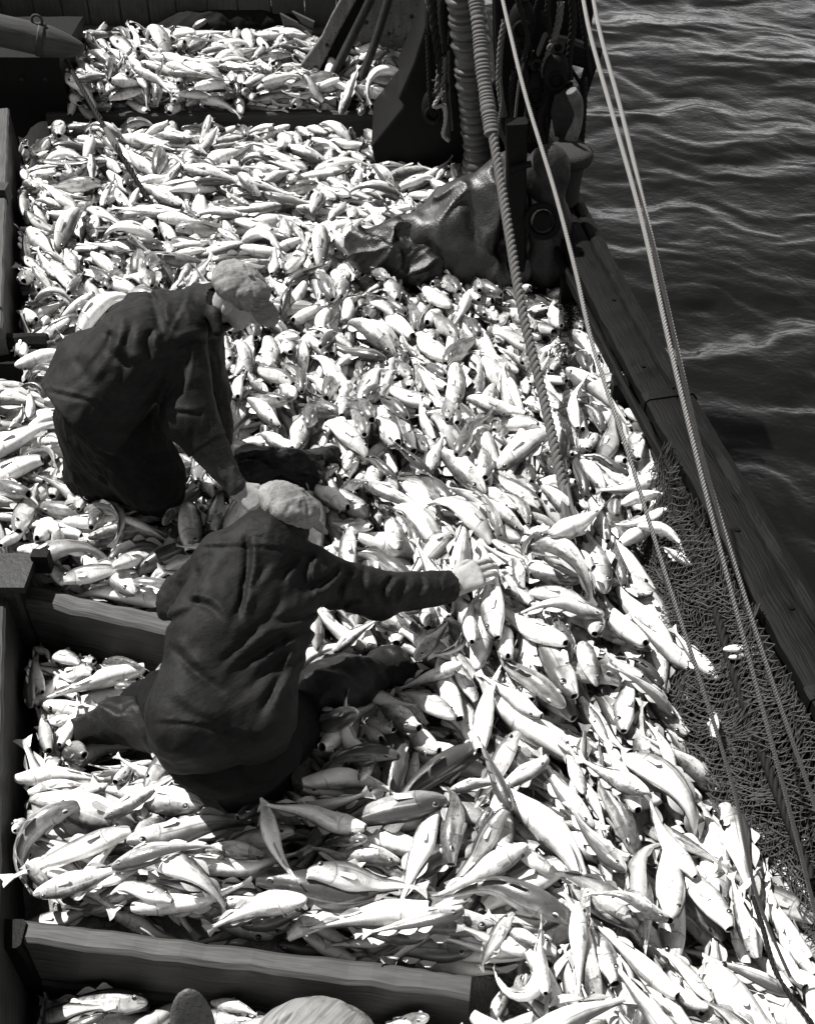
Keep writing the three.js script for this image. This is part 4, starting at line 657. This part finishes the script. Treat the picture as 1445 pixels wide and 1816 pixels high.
{
  // old hide bundle
  const A = onZ(830, 400, -5.9), g = thing('hide_bundle', 'big wet dark hide bundle slumped on the fish below the column', 'bundle');
  const bl = (px, py, z, a, b, c, q) => blob(onZ(px, py, z), a, b, c, q);
  const f = creased(join([bl(905, 345, -5.95, 0.2, 0.22, 0.2), bl(850, 385, -5.9, 0.27, 0.25, 0.22), bl(800, 420, -5.82, 0.23, 0.2, 0.2), bl(870, 465, -5.8, 0.28, 0.18, 0.22), bl(740, 415, -5.85, 0.16, 0.13, 0.14), bl(930, 450, -5.85, 0.18, 0.24, 0.2), bl(760, 470, -5.75, 0.16, 0.11, 0.14)], 0.1), 0.04, 2.6, V(0.5, 0.8, 0.3).normalize(), 211, 0.08);
  const wet = new THREE.MeshPhysicalMaterial({ map: tex(512, 512, (u, v) => Math.max(0.005, 0.014 + 0.009 * tnoise(u, v, 5, 221) + 0.006 * tnoise(u, v, 22, 223) + 0.003 * tnoise(u, v, 90, 227))), roughness: 0.42, specularIntensity: 0.7, clearcoat: 0.12, clearcoatRoughness: 0.35, bumpMap: ironBump, bumpScale: 0.003 });
  const [lo, hi] = bounds([onZ(735, 420, -5.85), onZ(905, 320, -5.95), onZ(930, 480, -5.8), onZ(760, 500, -5.75)], 0.34);
  hide(mesh('hide', solid(f, lo, hi, 0.013, 2), wet, g));
  const f2 = creased(join([bl(712, 430, -5.8, 0.16, 0.15, 0.13), bl(660, 440, -5.75, 0.15, 0.12, 0.12), bl(695, 455, -5.68, 0.16, 0.11, 0.12), bl(750, 475, -5.66, 0.15, 0.13, 0.12)], 0.06), 0.03, 4.2, V(0.6, 0.6, 0.4).normalize(), 231, 0.2), [l2, h2] = bounds([onZ(712, 430, -5.8), onZ(650, 450, -5.75), onZ(755, 480, -5.64)], 0.24);
  hide(mesh('knotted_end', solid(f2, l2, h2, 0.0095, 2), new THREE.MeshPhysicalMaterial({ color: grey(0.006), specularIntensity: 0.6, roughness: 0.4, bumpMap: ironBump, bumpScale: 0.003 }), g));
  for (const [a, b, r] of [[660, 475, 0.14], [720, 480, 0.16], [790, 490, 0.2], [860, 500, 0.22], [930, 500, 0.2], [700, 455, 0.12]]) { const q = onY(a, b, 0); blocks.push([q.x, q.z - 0.06, r]); }
  // post in front, sheave, mushroom bollard
  const po = thing('davit_post', 'black upright post in front of the hide bundle', 'post');
  hide(mesh('post', beam(onZ(922, 535, -5.62).setY(-0.4), onZ(915, 215, -5.68), 0.11, 0.1, 5, 0.012), M.black, po));
  mesh('cleat', beam(onZ(905, 300, -5.6), onZ(942, 290, -5.6), 0.03, 0.035, 2), M.black, po);
  const sh = thing('fairlead', 'rounded iron fairlead with a sheave beside the black post', 'fairlead');
  hide(mesh('casting', solid(creased(join([blob(onZ(970, 310, -5.8), 0.13, 0.17, 0.1), blob(onZ(975, 400, -5.72), 0.12, 0.16, 0.1), blob(onZ(975, 470, -5.68), 0.15, 0.15, 0.12)], 0.08), 0.006, 6, V(0, 1, 0), 241), ...bounds([onZ(970, 300, -5.8), onZ(975, 490, -5.7)], 0.24), 0.012, 2), M.iron, sh));
  const sv = mesh('sheave', new THREE.TorusGeometry(0.085, 0.02, 10, 26), M.black, sh); sv.position.copy(onZ(962, 392, -5.58)); sv.rotation.set(-0.3, -0.25, 0);
  const hb = mesh('hub', new THREE.CylinderGeometry(0.05, 0.055, 0.06, 16), M.black, sh); hb.position.copy(onZ(962, 392, -5.58)); hb.rotation.set(Math.PI / 2 - 0.3, 0, 0.25);
  hide(mesh('base', box(0.42, 0.5, 0.3, onZ(985, 500, -5.7).x, -0.15, -5.72, 0.02, 4), M.black, sh));
  const bo = thing('mushroom_bollard', 'round flat topped iron bollard beside the rail', 'bollard');
  const c = onZ(1010, 268, -6.05), lt = new THREE.LatheGeometry([[0.0, 0.03], [0.06, 0.028], [0.11, 0.018], [0.132, 0.0], [0.136, -0.03], [0.125, -0.06], [0.09, -0.09], [0.08, -0.2], [0.08, -0.62], [0.12, -0.66], [0.12, -0.72], [0, -0.72]].reverse().map(([a, b]) => new THREE.Vector2(a, b)), 28);
  hide(mesh('bollard', lt.translate(c.x, c.y, c.z), M.bollard, bo));
  // tangle of gear hung on the outer gallows
  const og = thing('outer_gallows', 'black outer gallows arch hung with blocks and lines against the sea', 'gallows');
  hide(mesh('arch_plate', slab([[880, -60], [1030, -60], [1046, 20], [1040, 62], [1012, 78], [996, 120], [1000, 168], [972, 210], [962, 280], [905, 290], [890, 200], [884, 100]], -6.7, 0.22, 0.02), M.black, og));
  { const rl = rng(611); for (let k = 0; k < 22; k++) { const x = 885 + 150 * rl(), y = -40 + 190 * rl(), dx = (rl() - 0.5) * 70, z = -6.25 - 0.15 * rl(); mesh('lashing', laid(hung([[x, y], [x + dx * 0.3 + 12 * (rl() - 0.5), y + 40], [x + dx, y + 80 + 50 * rl()], [x + dx * 0.8 + 14 * (rl() - 0.5), y + 120 + 60 * rl()]], z), 0.008 + 0.014 * rl(), 3, 5), k % 4 ? M.tar : M.hawser, og); } for (let k = 0; k < 10; k++) { const x = 755 + 60 * rl(), y = -40 + 150 * rl(); mesh('lashing', laid(hung([[x, y], [x + 8 * (rl() - 0.5), y + 50], [x + 16 * rl(), y + 110 + 60 * rl()]], -7.02 - 0.05 * rl()), 0.01 + 0.014 * rl(), 3, 5), k % 3 ? M.tar : M.hawser, og); } }
  mesh('outrigger', beam(onZ(960, 78, -6.4), onZ(1058, 104, -6.45), 0.09, 0.13, 4, 0.02), M.black, og);
  mesh('brace', beam(onZ(1052, 100, -6.45), onZ(1030, 170, -6.45), 0.07, 0.06, 4, 0.01), M.black, og);
  mesh('brace', hose([onZ(1000, 104, -6.4), onZ(1034, 156, -6.42)], 0.012, 6, 6), M.black, og);
  mesh('brace', beam(onZ(1030, 165, -6.45), onZ(1022, 260, -6.3), 0.06, 0.06, 4, 0.01), M.black, og);
  const bk = (px, py, z, s) => { const t = thing('pulley_block', `black wooden pulley block hanging ${s}`, 'block', 'blocks on the outer gallows'); const q = onZ(px, py, z); mesh('shell', solid(blob(q, 0.075, 0.12, 0.06), q.clone().addScalar(-0.15), q.clone().addScalar(0.15), 0.012, 2), M.black, t); const w = mesh('sheave', new THREE.TorusGeometry(0.045, 0.012, 8, 18), M.black, t); w.position.copy(q).add(V(0, -0.02, 0.06)); const sk = mesh('shackle', new THREE.TorusGeometry(0.03, 0.01, 6, 14), M.iron, t); sk.position.copy(q).add(V(0, 0.14, 0)); };
  bk(925, 40, -6.35, 'at the top, right of the thin pale line'); bk(985, 130, -6.3, 'under the outrigger'); bk(768, 190, -7.1, 'left of the ribbed column'); bk(948, 160, -6.35, 'midway down the arch');
  const ln = (label, pts, z, r, m, lay) => { const t = thing('hanging_rope', label, 'rope', 'ropes hung in the rigging'); mesh('rope', laid(hung(pts, z), r, 3, lay || 6), m, t); return t; };
  ln('thick dark doubled rope hanging left of the ribbed column', [[762, -60], [772, 60], [782, 120], [790, 160]], -7.05, 0.03, M.tar); ln('frayed rope tail beside the thick dark doubled rope', [[748, -60], [768, 40], [780, 100], [776, 160], [768, 200]], -7.08, 0.024, M.hawser); ln('short pale hooked rope end low left of the column', [[786, 160], [776, 176], [770, 190], [788, 188], [790, 215], [786, 240], [796, 250]], -7.0, 0.014, M.rope);
  ln('dark rope coil hung on the arch right of the hawser', [[900, 20], [918, 90], [940, 130], [950, 160], [925, 170], [910, 140], [935, 100]], -6.4, 0.022, M.tar); ln('loose frayed line below the arch', [[880, 200], [890, 240], [905, 262], [925, 240], [940, 205], [955, 190]], -6.35, 0.012, M.hawser); ln('thin black line from arch to outrigger', [[960, 20], [975, 60], [1000, 130], [985, 220]], -6.35, 0.014, M.tar);
  ln('dark line hanging by the bollard', [[1020, -60], [1034, 40], [1040, 90], [1046, 130]], -6.4, 0.016, M.tar);
  const pp = thing('curved_pipe', 'short pale curved pipe standing above the bollard', 'pipe'); mesh('pipe', hose(hung([[1012, 160], [1022, 180], [1026, 205], [1020, 228], [1010, 250]], -6.15), (t) => 0.03 + 0.006 * Math.sin(t * 9), 30, 12), M.plate, pp); mesh('flange', box(0.12, 0.03, 0.1, onZ(1010, 252, -6.15).x, onZ(1010, 252, -6.15).y - 0.01, -6.15, 0.006, 2), M.iron, pp);
  const sh2 = thing('canvas_dodger', 'small grey canvas strip behind the curved pipe', 'canvas'); mesh('canvas', slab([[985, 165], [1012, 155], [1016, 200], [1008, 248], [985, 240], [978, 200]], -6.3, 0.02, 0.006), M.iron, sh2);
}
// ---------------------------------------------------------------- lines running aft
{
  // depth given at both ends, straight between
  const run = (pts, z0, z1) => { const y0 = pts[0][1], y1 = pts[pts.length - 1][1]; return pts.map(([a, b]) => onZ(a, b, 1 / lerp(1 / z0, 1 / z1, (b - y0) / (y1 - y0)))); };
  const t1 = thing('running_line', 'single pale line running from the hawser down across the net', 'line', 'pale lines along the rail');
  mesh('rope', laid(run([[878, -60], [905, 60], [932, 170], [985, 345], [1020, 480], [1050, 610], [1112, 800], [1180, 1020], [1245, 1220], [1300, 1400], [1342, 1590], [1445, 1830]], -3.9, -1.56), 0.0062, 3, 4), M.rope, t1);
  const t2 = thing('running_line', 'left one of the two pale twin lines over the rail', 'line', 'pale lines along the rail');
  mesh('rope', laid(run([[1025, -60], [1044, 50], [1085, 200], [1140, 400], [1184, 600], [1232, 800], [1296, 1050], [1352, 1260], [1400, 1440], [1450, 1640]], -3.6, -1.56), 0.0064, 3, 4), M.rope, t2);
  const t3 = thing('running_line', 'right one of the two pale twin lines, parting from its twin low down', 'line', 'pale lines along the rail');
  mesh('rope', laid(run([[1042, -60], [1062, 50], [1102, 200], [1150, 400], [1196, 600], [1242, 800], [1314, 1040], [1382, 1250], [1445, 1430], [1500, 1600]], -3.7, -1.6), 0.0064, 3, 4), M.rope, t3);
  const t4 = thing('dark_line', 'slack dark line lying over the fish in the lower right corner', 'line');
  mesh('rope', laid([onY(1278, 1455, 0.13), onY(1320, 1550, 0.1), onY(1350, 1640, 0.1), onY(1378, 1730, 0.1), onY(1440, 1816, 0.1)], 0.0085, 3, 6), M.tar, t4);
}
// ---------------------------------------------------------------- trawl net hung inside the rail
{
  const rn = rng(500), segs = [];
  const sheet = (u, v, off) => {        // u along the rail, v from the rail (0) down to the catch (1)
    const z = lerp(-3.85, -1.75, u), t = (() => { let a = 0, b = 1; for (let i = 0; i < 22; i++) { const m = (a + b) / 2; railCurve.getPointAt(m).z < z ? a = m : b = m; } return a; })(), rl = railCurve.getPointAt(t);
    const xe = Math.min(rightEdge(z), rl.x - 0.14) - 0.14, ye = -0.03, f = v, sagv = Math.sin(Math.PI * f);
    return V(lerp(rl.x - 0.135, xe, f) + 0.03 * N3(z * 5, v * 2, off) , lerp(0.375, ye, f) - 0.07 * sagv + off * 0.03 + 0.045 * N3(z * 4.5 + off, v * 2, 2), z + 0.05 * N3(v * 3, z * 3, 9 + off * 3));
  };
  const P = [], I = []; const put = (a, b, r) => { const d = b.clone().sub(a).normalize(), n = V(0, 1, 0).cross(d).normalize(), m = d.clone().cross(n), k = P.length / 3; for (const o of [a, b]) for (let j = 0; j < 3; j++) { const an = j * 2.094, q = o.clone().addScaledVector(n, Math.cos(an) * r).addScaledVector(m, Math.sin(an) * r); P.push(q.x, q.y, q.z); } for (let j = 0; j < 3; j++) { const e = (j + 1) % 3; I.push(k + j, k + e, k + 3 + j, k + 3 + j, k + e, k + 3 + e); } };
  for (let l = 0; l < 3; l++) {
    const NU = 74, NV = 18, pt = []; for (let i = 0; i <= NU; i++) { pt.push([]); for (let j = 0; j <= NV; j++) pt[i].push(sheet(clamp((i + 0.22 * (rn() - 0.5) + 0.5 * (j % 2) + l * 0.3) / NU, 0, 1), (j + 0.2 * (rn() - 0.5)) / NV, l).add(V((rn() - 0.5) * 0.006, (rn() - 0.5) * 0.006, (rn() - 0.5) * 0.006))); }
    for (let i = 0; i < NU; i++) for (let j = 0; j < NV; j++) { const a = j % 2 ? i : i, b = pt[a][j]; put(b, pt[a][j + 1], 0.0022); const c = j % 2 ? a + 1 : a - 1; if (c >= 0 && c <= NU) put(b, pt[c][j + 1], 0.0022); }
  }
  // bunched netting beside the hide bundle and under the hawser
  for (let l = 0; l < 1500; l++) { const w = rn() < 0.6 ? onY(1010 + 60 * (rn() - 0.5), 600 + 120 * (rn() - 0.5), 0.08 + 0.1 * rn()) : onY(1020 + 60 * (rn() - 0.5), 560 + 50 * (rn() - 0.5), 0.1 + 0.12 * rn()); put(w, w.clone().add(V((rn() - 0.5) * 0.07, (rn() - 0.5) * 0.05, (rn() - 0.5) * 0.07)), 0.0028); }
  const g = new THREE.BufferGeometry(); g.setAttribute('position', new THREE.Float32BufferAttribute(P, 3)); g.setIndex(I); g.computeVertexNormals();
  const net = thing('trawl_net', 'dark trawl netting bunched inside the rail, right of the fish', 'net');
  mesh('netting', g, M.twine, net);
  mesh('head_rope', laid([onY(1160, 800, 0.3), onY(1196, 900, 0.3), onY(1262, 1060, 0.27), onY(1300, 1190, 0.24), onY(1342, 1310, 0.2), onY(1392, 1440, 0.17), onY(1440, 1560, 0.14)], 0.02, 3, 6), M.tar, net);
  mesh('foot_rope', laid([onY(1215, 960, 0.24), onY(1270, 1120, 0.16), onY(1310, 1260, 0.12), onY(1380, 1450, 0.06), onY(1420, 1540, 0.03)], 0.017, 3, 6), M.tar, net);
}
// ---------------------------------------------------------------- things at the bottom edge
{
  const c = V(-0.28, -0.03, -1.38), fl = thing('fishing_float', 'round pale float with a crease and a dark notch at the bottom edge', 'float');
  const ball = blob(c, 0.225, 0.2, 0.2), dent = bone(onZ(515, 1798, -1.46), onZ(590, 1777, -1.5), 0.014, 0.022), notch = blob(onZ(622, 1800, -1.44), 0.03, 0.06, 0.05);
  hide(mesh('shell', solid((x, y, z) => { const d = ball(x, y, z) - 0.006 * N3(x * 9, y * 9, z * 9); return Math.max(-smin(-d, dent(x, y, z), 0.03), -notch(x, y, z)); }, c.clone().addScalar(-0.27), c.clone().addScalar(0.27), 0.008, 2), new THREE.MeshStandardMaterial({ map: tex(256, 256, (u, v) => 0.15 + 0.05 * tnoise(u, v, 8, 251) + 0.07 * tnoise(u, v, 30, 253) - 0.07 * sst(0.2, 0.5, tnoise(u, v, 16, 255))), roughness: 0.7, bumpMap: clothBump, bumpScale: 0.003 }), fl));
  const p0 = onY(342, 1790, 0.02), pd = thing('paddle', 'rounded grey paddle blade standing before the nearest board', 'paddle');
  hide(mesh('blade', solid(blob(p0.clone().add(V(0.002, -0.04, 0.04)), 0.07, 0.19, 0.024, euler(-0.2, 0.1, -0.03)), p0.clone().add(V(-0.14, -0.3, -0.16)), p0.clone().add(V(0.14, 0.2, 0.28)), 0.008, 2), M.plate, pd));
  mesh('shaft', hose([p0.clone().add(V(0, -0.18, 0.06)), p0.clone().add(V(0.01, -0.36, 0.1))], 0.022, 8, 8), M.timber, pd);
  blocks.push([c.x, c.z, 0.2], [p0.x, p0.z + 0.05, 0.07]);
}
{
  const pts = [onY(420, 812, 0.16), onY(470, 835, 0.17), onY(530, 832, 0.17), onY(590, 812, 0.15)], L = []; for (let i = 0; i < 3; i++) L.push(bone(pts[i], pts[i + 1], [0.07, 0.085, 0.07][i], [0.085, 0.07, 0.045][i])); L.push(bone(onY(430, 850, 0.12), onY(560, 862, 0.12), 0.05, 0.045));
  const [a, b] = bounds(pts, 0.2); const m = single('dark_lump', solid(creased(join(L, 0.06), 0.022, 7, V(0.9, 0.2, 0.3).normalize(), 301), a, b, 0.01, 2), M.apron, 'black crumpled lump lying on the fish right of the bending man', 'lump'); m.userData.hides = true;  // black crumpled form laid across the fish, not identified
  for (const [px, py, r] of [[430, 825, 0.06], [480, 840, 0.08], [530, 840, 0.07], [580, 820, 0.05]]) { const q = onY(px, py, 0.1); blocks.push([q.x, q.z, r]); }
}

// ---------------------------------------------------------------- fish that can be picked out, laid last on top
// [head x, head y, tail x, tail y (where they lie, as surveyed), roll in degrees, shape, kind, clear height]
const HERO = [
  [585, 1668, 405, 1545, 55, 0, 0], [930, 1650, 925, 1742, 178, 26, 2], [975, 1765, 945, 1630, -150, 11, 0], [705, 1662, 852, 1788, 150, 3, 2], [1022, 1605, 1030, 1765, 120, 0, 2], [648, 1685, 800, 1588, -70, 8, 1],
  [482, 1445, 512, 1600, 175, 2, 2], [650, 1505, 468, 1442, 140, 10, 2], [60, 1590, 255, 1535, -120, 0, 0], [195, 1545, 395, 1500, -60, 2, 1], [240, 1640, 330, 1570, -75, 0, 0],
  [960, 1020, 1088, 895, 160, 4, 2], [1050, 962, 1218, 955, 175, 24, 2], [1068, 925, 1192, 868, 175, 25, 2], [1112, 825, 1030, 792, 40, 13, 1], [1240, 1172, 1110, 1085, 100, 0, 2], [1205, 1275, 1075, 1195, 60, 1, 1], [1150, 1435, 1030, 1320, 110, 2, 0],
  [880, 1140, 872, 985, 110, 11, 0, 0.02], [846, 1158, 830, 1040, -160, 1, 0], [735, 1180, 800, 1085, -95, 0, 1], [880, 950, 850, 860, 30, 11, 2], [1110, 1560, 1000, 1425, 70, 2, 1], [1240, 1560, 1130, 1440, -110, 9, 2], [1340, 1690, 1285, 1570, 120, 1, 0],
  [1170, 1660, 1040, 1600, 60, 5, 0], [825, 1615, 640, 1640, 65, 12, 1], [540, 1530, 760, 1545, 80, 6, 1], [420, 1400, 300, 1395, 95, 2, 2], [180, 1440, 330, 1370, -85, 0, 0], [105, 1320, 150, 1240, 170, 8, 2], [1000, 600, 965, 530, 170, 1, 2], [1035, 760, 1010, 690, 175, 9, 2], [905, 1440, 850, 1310, 30, 0, 3], [760, 830, 690, 790, 20, 4, 3], [1185, 850, 1060, 870, 150, 5, 2], [1180, 900, 1100, 930, 170, 3, 2]];
function layHeroes() {
  for (const [hx, hy, tx, ty, rd, si, kind, lift] of HERO) {
    let y = heap(0, -3) + 0.08, a, b; for (let i = 0; i < 3; i++) { a = onY(hx, hy, y); b = onY(tx, ty, y); const k = cell((a.x + b.x) / 2, (a.z + b.z) / 2); if (k >= 0 && !BLOCK[k]) y = HM[k] + 0.02; }
    const S = SHAPES[si], span = Math.hypot(S.head[0] - S.end[0], S.head[2] - S.end[2]), L = clamp(a.distanceTo(b) / Math.max(0.55, span), 0.28, 0.62), yaw = -Math.atan2(a.z - b.z, a.x - b.x), roll = rd * Math.PI / 180;
    const x = (a.x + b.x) / 2, z = (a.z + b.z) / 2, r = rest(S, L, x, z, yaw, roll, 0, true); if (!r) continue;
    settle(si, L, x, r.Y + (lift || 0), z, yaw, r.pitch, roll, 1, kind, true);
  }
}
// a few that slid onto the net: head, tail, height, roll, shape, kind
function layNet() { for (const [hx, hy, tx, ty, y, rd, si, kind] of [[1285, 1152, 1345, 1146, 0.3, 100, 0, 2], [1262, 1312, 1272, 1254, 0.17, 90, 5, 2], [1120, 948, 1220, 952, 0.26, 170, 24, 2], [1105, 905, 1192, 862, 0.27, 170, 3, 2], [1300, 1165, 1350, 1160, 0.28, 80, 4, 0], [1225, 1010, 1170, 960, 0.22, 110, 1, 1], [1272, 1205, 1190, 1120, 0.16, 100, 2, 2]]) { const a = onY(hx, hy, y), b = onY(tx, ty, y), S = SHAPES[si]; settle(si, clamp(a.distanceTo(b) / Math.max(0.6, Math.hypot(S.head[0] - S.end[0], S.head[2] - S.end[2])), 0.15, 0.5), (a.x + b.x) / 2, y, (a.z + b.z) / 2, -Math.atan2(a.z - b.z, a.x - b.x), 0.05, rd * Math.PI / 180, 1, kind, true); } }

// ---------------------------------------------------------------- which fish show largest, then build them
function buildFish() {
  const W = 420, Hh = 528, ID = new Int32Array(W * Hh).fill(-1), ZB = new Float32Array(W * Hh).fill(1e9), k0 = W / 1445, k1 = Hh / 1816;
  const put = (px, py, d, id, r) => { const x = Math.round(px * k0), y = Math.round(py * k1); for (let b = -r; b <= r; b++) for (let a = -r; a <= r; a++) { const i = x + a, j = y + b; if (i < 0 || j < 0 || i >= W || j >= Hh) continue; const q = j * W + i; if (d < ZB[q]) { ZB[q] = d; ID[q] = id; } } };
  scene.traverse((o) => { if (o.isMesh && o.userData.hides) { const p = o.geometry.attributes.position; o.updateWorldMatrix(true, false); for (let i = 0; i < p.count; i++) { const q = proj(V(p.getX(i), p.getY(i), p.getZ(i)).applyMatrix4(o.matrixWorld)); if (q[2] > 0.1) put(q[0], q[1], q[2], -2, 2); } } });
  FISH.forEach((f, id) => { const m = pose(f.yaw, f.pitch, f.roll); for (const s of SHAPES[f.si].samples) { const a = s[0] * f.L, b = s[1] * f.L, c = s[2] * f.L; const q = proj(V(f.x + m[0] * a + m[4] * b + m[8] * c, f.y + m[1] * a + m[5] * b + m[9] * c, f.z + m[2] * a + m[6] * b + m[10] * c)); put(q[0], q[1], q[2], id, q[2] < 4.5 ? 1 : 0); } });
  const area = new Float32Array(FISH.length); for (const id of ID) if (id >= 0) area[id]++;
  const order = FISH.map((f, i) => i).sort((a, b) => (FISH[b].hero ? 1e6 : 0) + area[b] - (FISH[a].hero ? 1e6 : 0) - area[a]), top = order.slice(0, 296), chosen = new Set(top);
  console.log('fish', FISH.length, 'seen', area.filter((a) => a > 3).length, 'smallest chosen', area[top[295]]);
  // landmarks for the labels, in photo pixels
  const LM = [['the outstretched hand', 845, 1010], ["the crouching man's cap", 505, 890], ["the crouching man's back", 400, 1150], ["the standing man's cap", 435, 510], ["the standing man's legs", 220, 860], ['the nearest board', 430, 1690], ['the short middle board', 180, 1090], ['the dark hide bundle', 780, 440], ["the hawser's frayed end", 1010, 900], ['the dark net', 1220, 1150], ['the round pale float', 575, 1790], ['the lower right corner', 1400, 1780], ['the left timbers', 40, 430], ['the far gallows', 720, 230], ['the black post', 30, 1350], ["the crouching man's apron", 610, 1230], ['the curled fish', 890, 1690]];
  const ORD = ['', '2nd ', '3rd ']; for (let i = 4; i < 80; i++) ORD.push(i + (i % 10 === 1 && i !== 11 ? 'st ' : i % 10 === 2 && i !== 12 ? 'nd ' : i % 10 === 3 && i !== 13 ? 'rd ' : 'th '));
  const info = top.map((id) => {
    const f = FISH[id], S = SHAPES[f.si], m = pose(f.yaw, f.pitch, f.roll).slice(), w = (p) => proj(V(f.x + (m[0] * p[0] + m[4] * p[1] + m[8] * p[2]) * f.L, f.y + (m[1] * p[0] + m[5] * p[1] + m[9] * p[2]) * f.L, f.z + (m[2] * p[0] + m[6] * p[1] + m[10] * p[2]) * f.L));
    const h = w(S.head), e = w(S.end), c = proj(V(f.x, f.y, f.z)), ang = Math.atan2(h[1] - e[1], h[0] - e[0]) * 180 / Math.PI, dir = ['right', 'lower right', 'down', 'lower left', 'left', 'upper left', 'up', 'upper right'][(Math.round(ang / 45) + 8) % 8];
    const up = m[5], lie = up > 0.55 ? 'back up' : up < -0.55 ? 'belly up' : 'on its side', tone = f.kind === 3 ? 'dark' : S.curve > 1 ? 'curled' : f.L > 0.46 ? 'large' : f.L < 0.33 ? 'small' : ['mottled', 'striped', 'pale'][f.kind];
    let lm = LM[0], bd = 1e9; for (const l of LM) { const d = Math.hypot(c[0] - l[1], c[1] - l[2]); if (d < bd) { bd = d; lm = l; } }
    const ra = Math.atan2(c[1] - lm[2], c[0] - lm[1]) * 180 / Math.PI, rel = ['right of', 'below', 'left of', 'above'][(Math.round(ra / 90) + 4) % 4];
    return { id, f, key: lm[0] + rel, bd, text: (o) => `${tone} fish ${lie}, head ${dir}, ${ORD[o]}nearest ${rel} ${lm[0]}` };
  });
  const rank = {}; info.sort((a, b) => a.bd - b.bd);
  for (const it of info) {
    const o = rank[it.key] = (rank[it.key] === undefined ? 0 : rank[it.key] + 1), f = it.f, g = new THREE.Group();
    g.name = numbered('fish'); g.position.set(f.x, f.y, f.z); g.rotation.set(f.roll, f.yaw, f.pitch, 'YZX'); g.scale.setScalar(f.L);
    for (const [n, geo] of SHAPES[f.si].parts) mesh(n, geo, fishMat[f.kind], g);
    tag(g, it.text(o), 'fish', 'fish of the catch heaped on the deck'); scene.add(g);
  }
  const rest_ = thing('fish_catch', 'silvery mass of smaller and half buried fish filling the deck pounds', 'fish'); rest_.userData.kind = 'stuff';
  const sets = {}; FISH.forEach((f, i) => { if (!chosen.has(i)) (sets[f.si * 4 + f.kind] ||= []).push(f); });
  for (const key in sets) {
    const list = sets[key], im = shadow(new THREE.InstancedMesh(SHAPES[Math.floor(key / 4)].merged, fishMat[key % 4], list.length)); im.name = 'fish_layer';
    list.forEach((f, i) => { im.setMatrixAt(i, new THREE.Matrix4().compose(V(f.x, f.y, f.z), new THREE.Quaternion().setFromEuler(new THREE.Euler(f.roll, f.yaw, f.pitch, 'YZX')), V(f.L, f.L, f.L))); im.setColorAt(i, grey(f.tone, 0)); });
    im.userData.kind = 'stuff'; rest_.add(im);
  }
}
setBlocks();
for (const [f, a0, a1, t, h] of [[boardA, -1.36, 0.2, 0.04, 0.02], [boardB, -1.7, -0.72, 0.05, 0.04], [boardC, -2.6, 0.1, 0, 0.15]]) for (let x = a0; x < a1; x += CELL / 2) for (let d = -0.04; d <= 0.045; d += CELL / 2) { const k = cell(x, f(x) + 0.02 + t + d); if (k >= 0) HM[k] = Math.max(HM[k], h); }
pour();
fill();
poke(34, 560, 940, 520, 760); poke(16, 420, 1000, 760, 900); poke(12, 100, 330, 480, 600); poke(8, 20, 320, 880, 1000);
layHeroes(); layNet();
buildFish();
renderer.render(scene, camera);
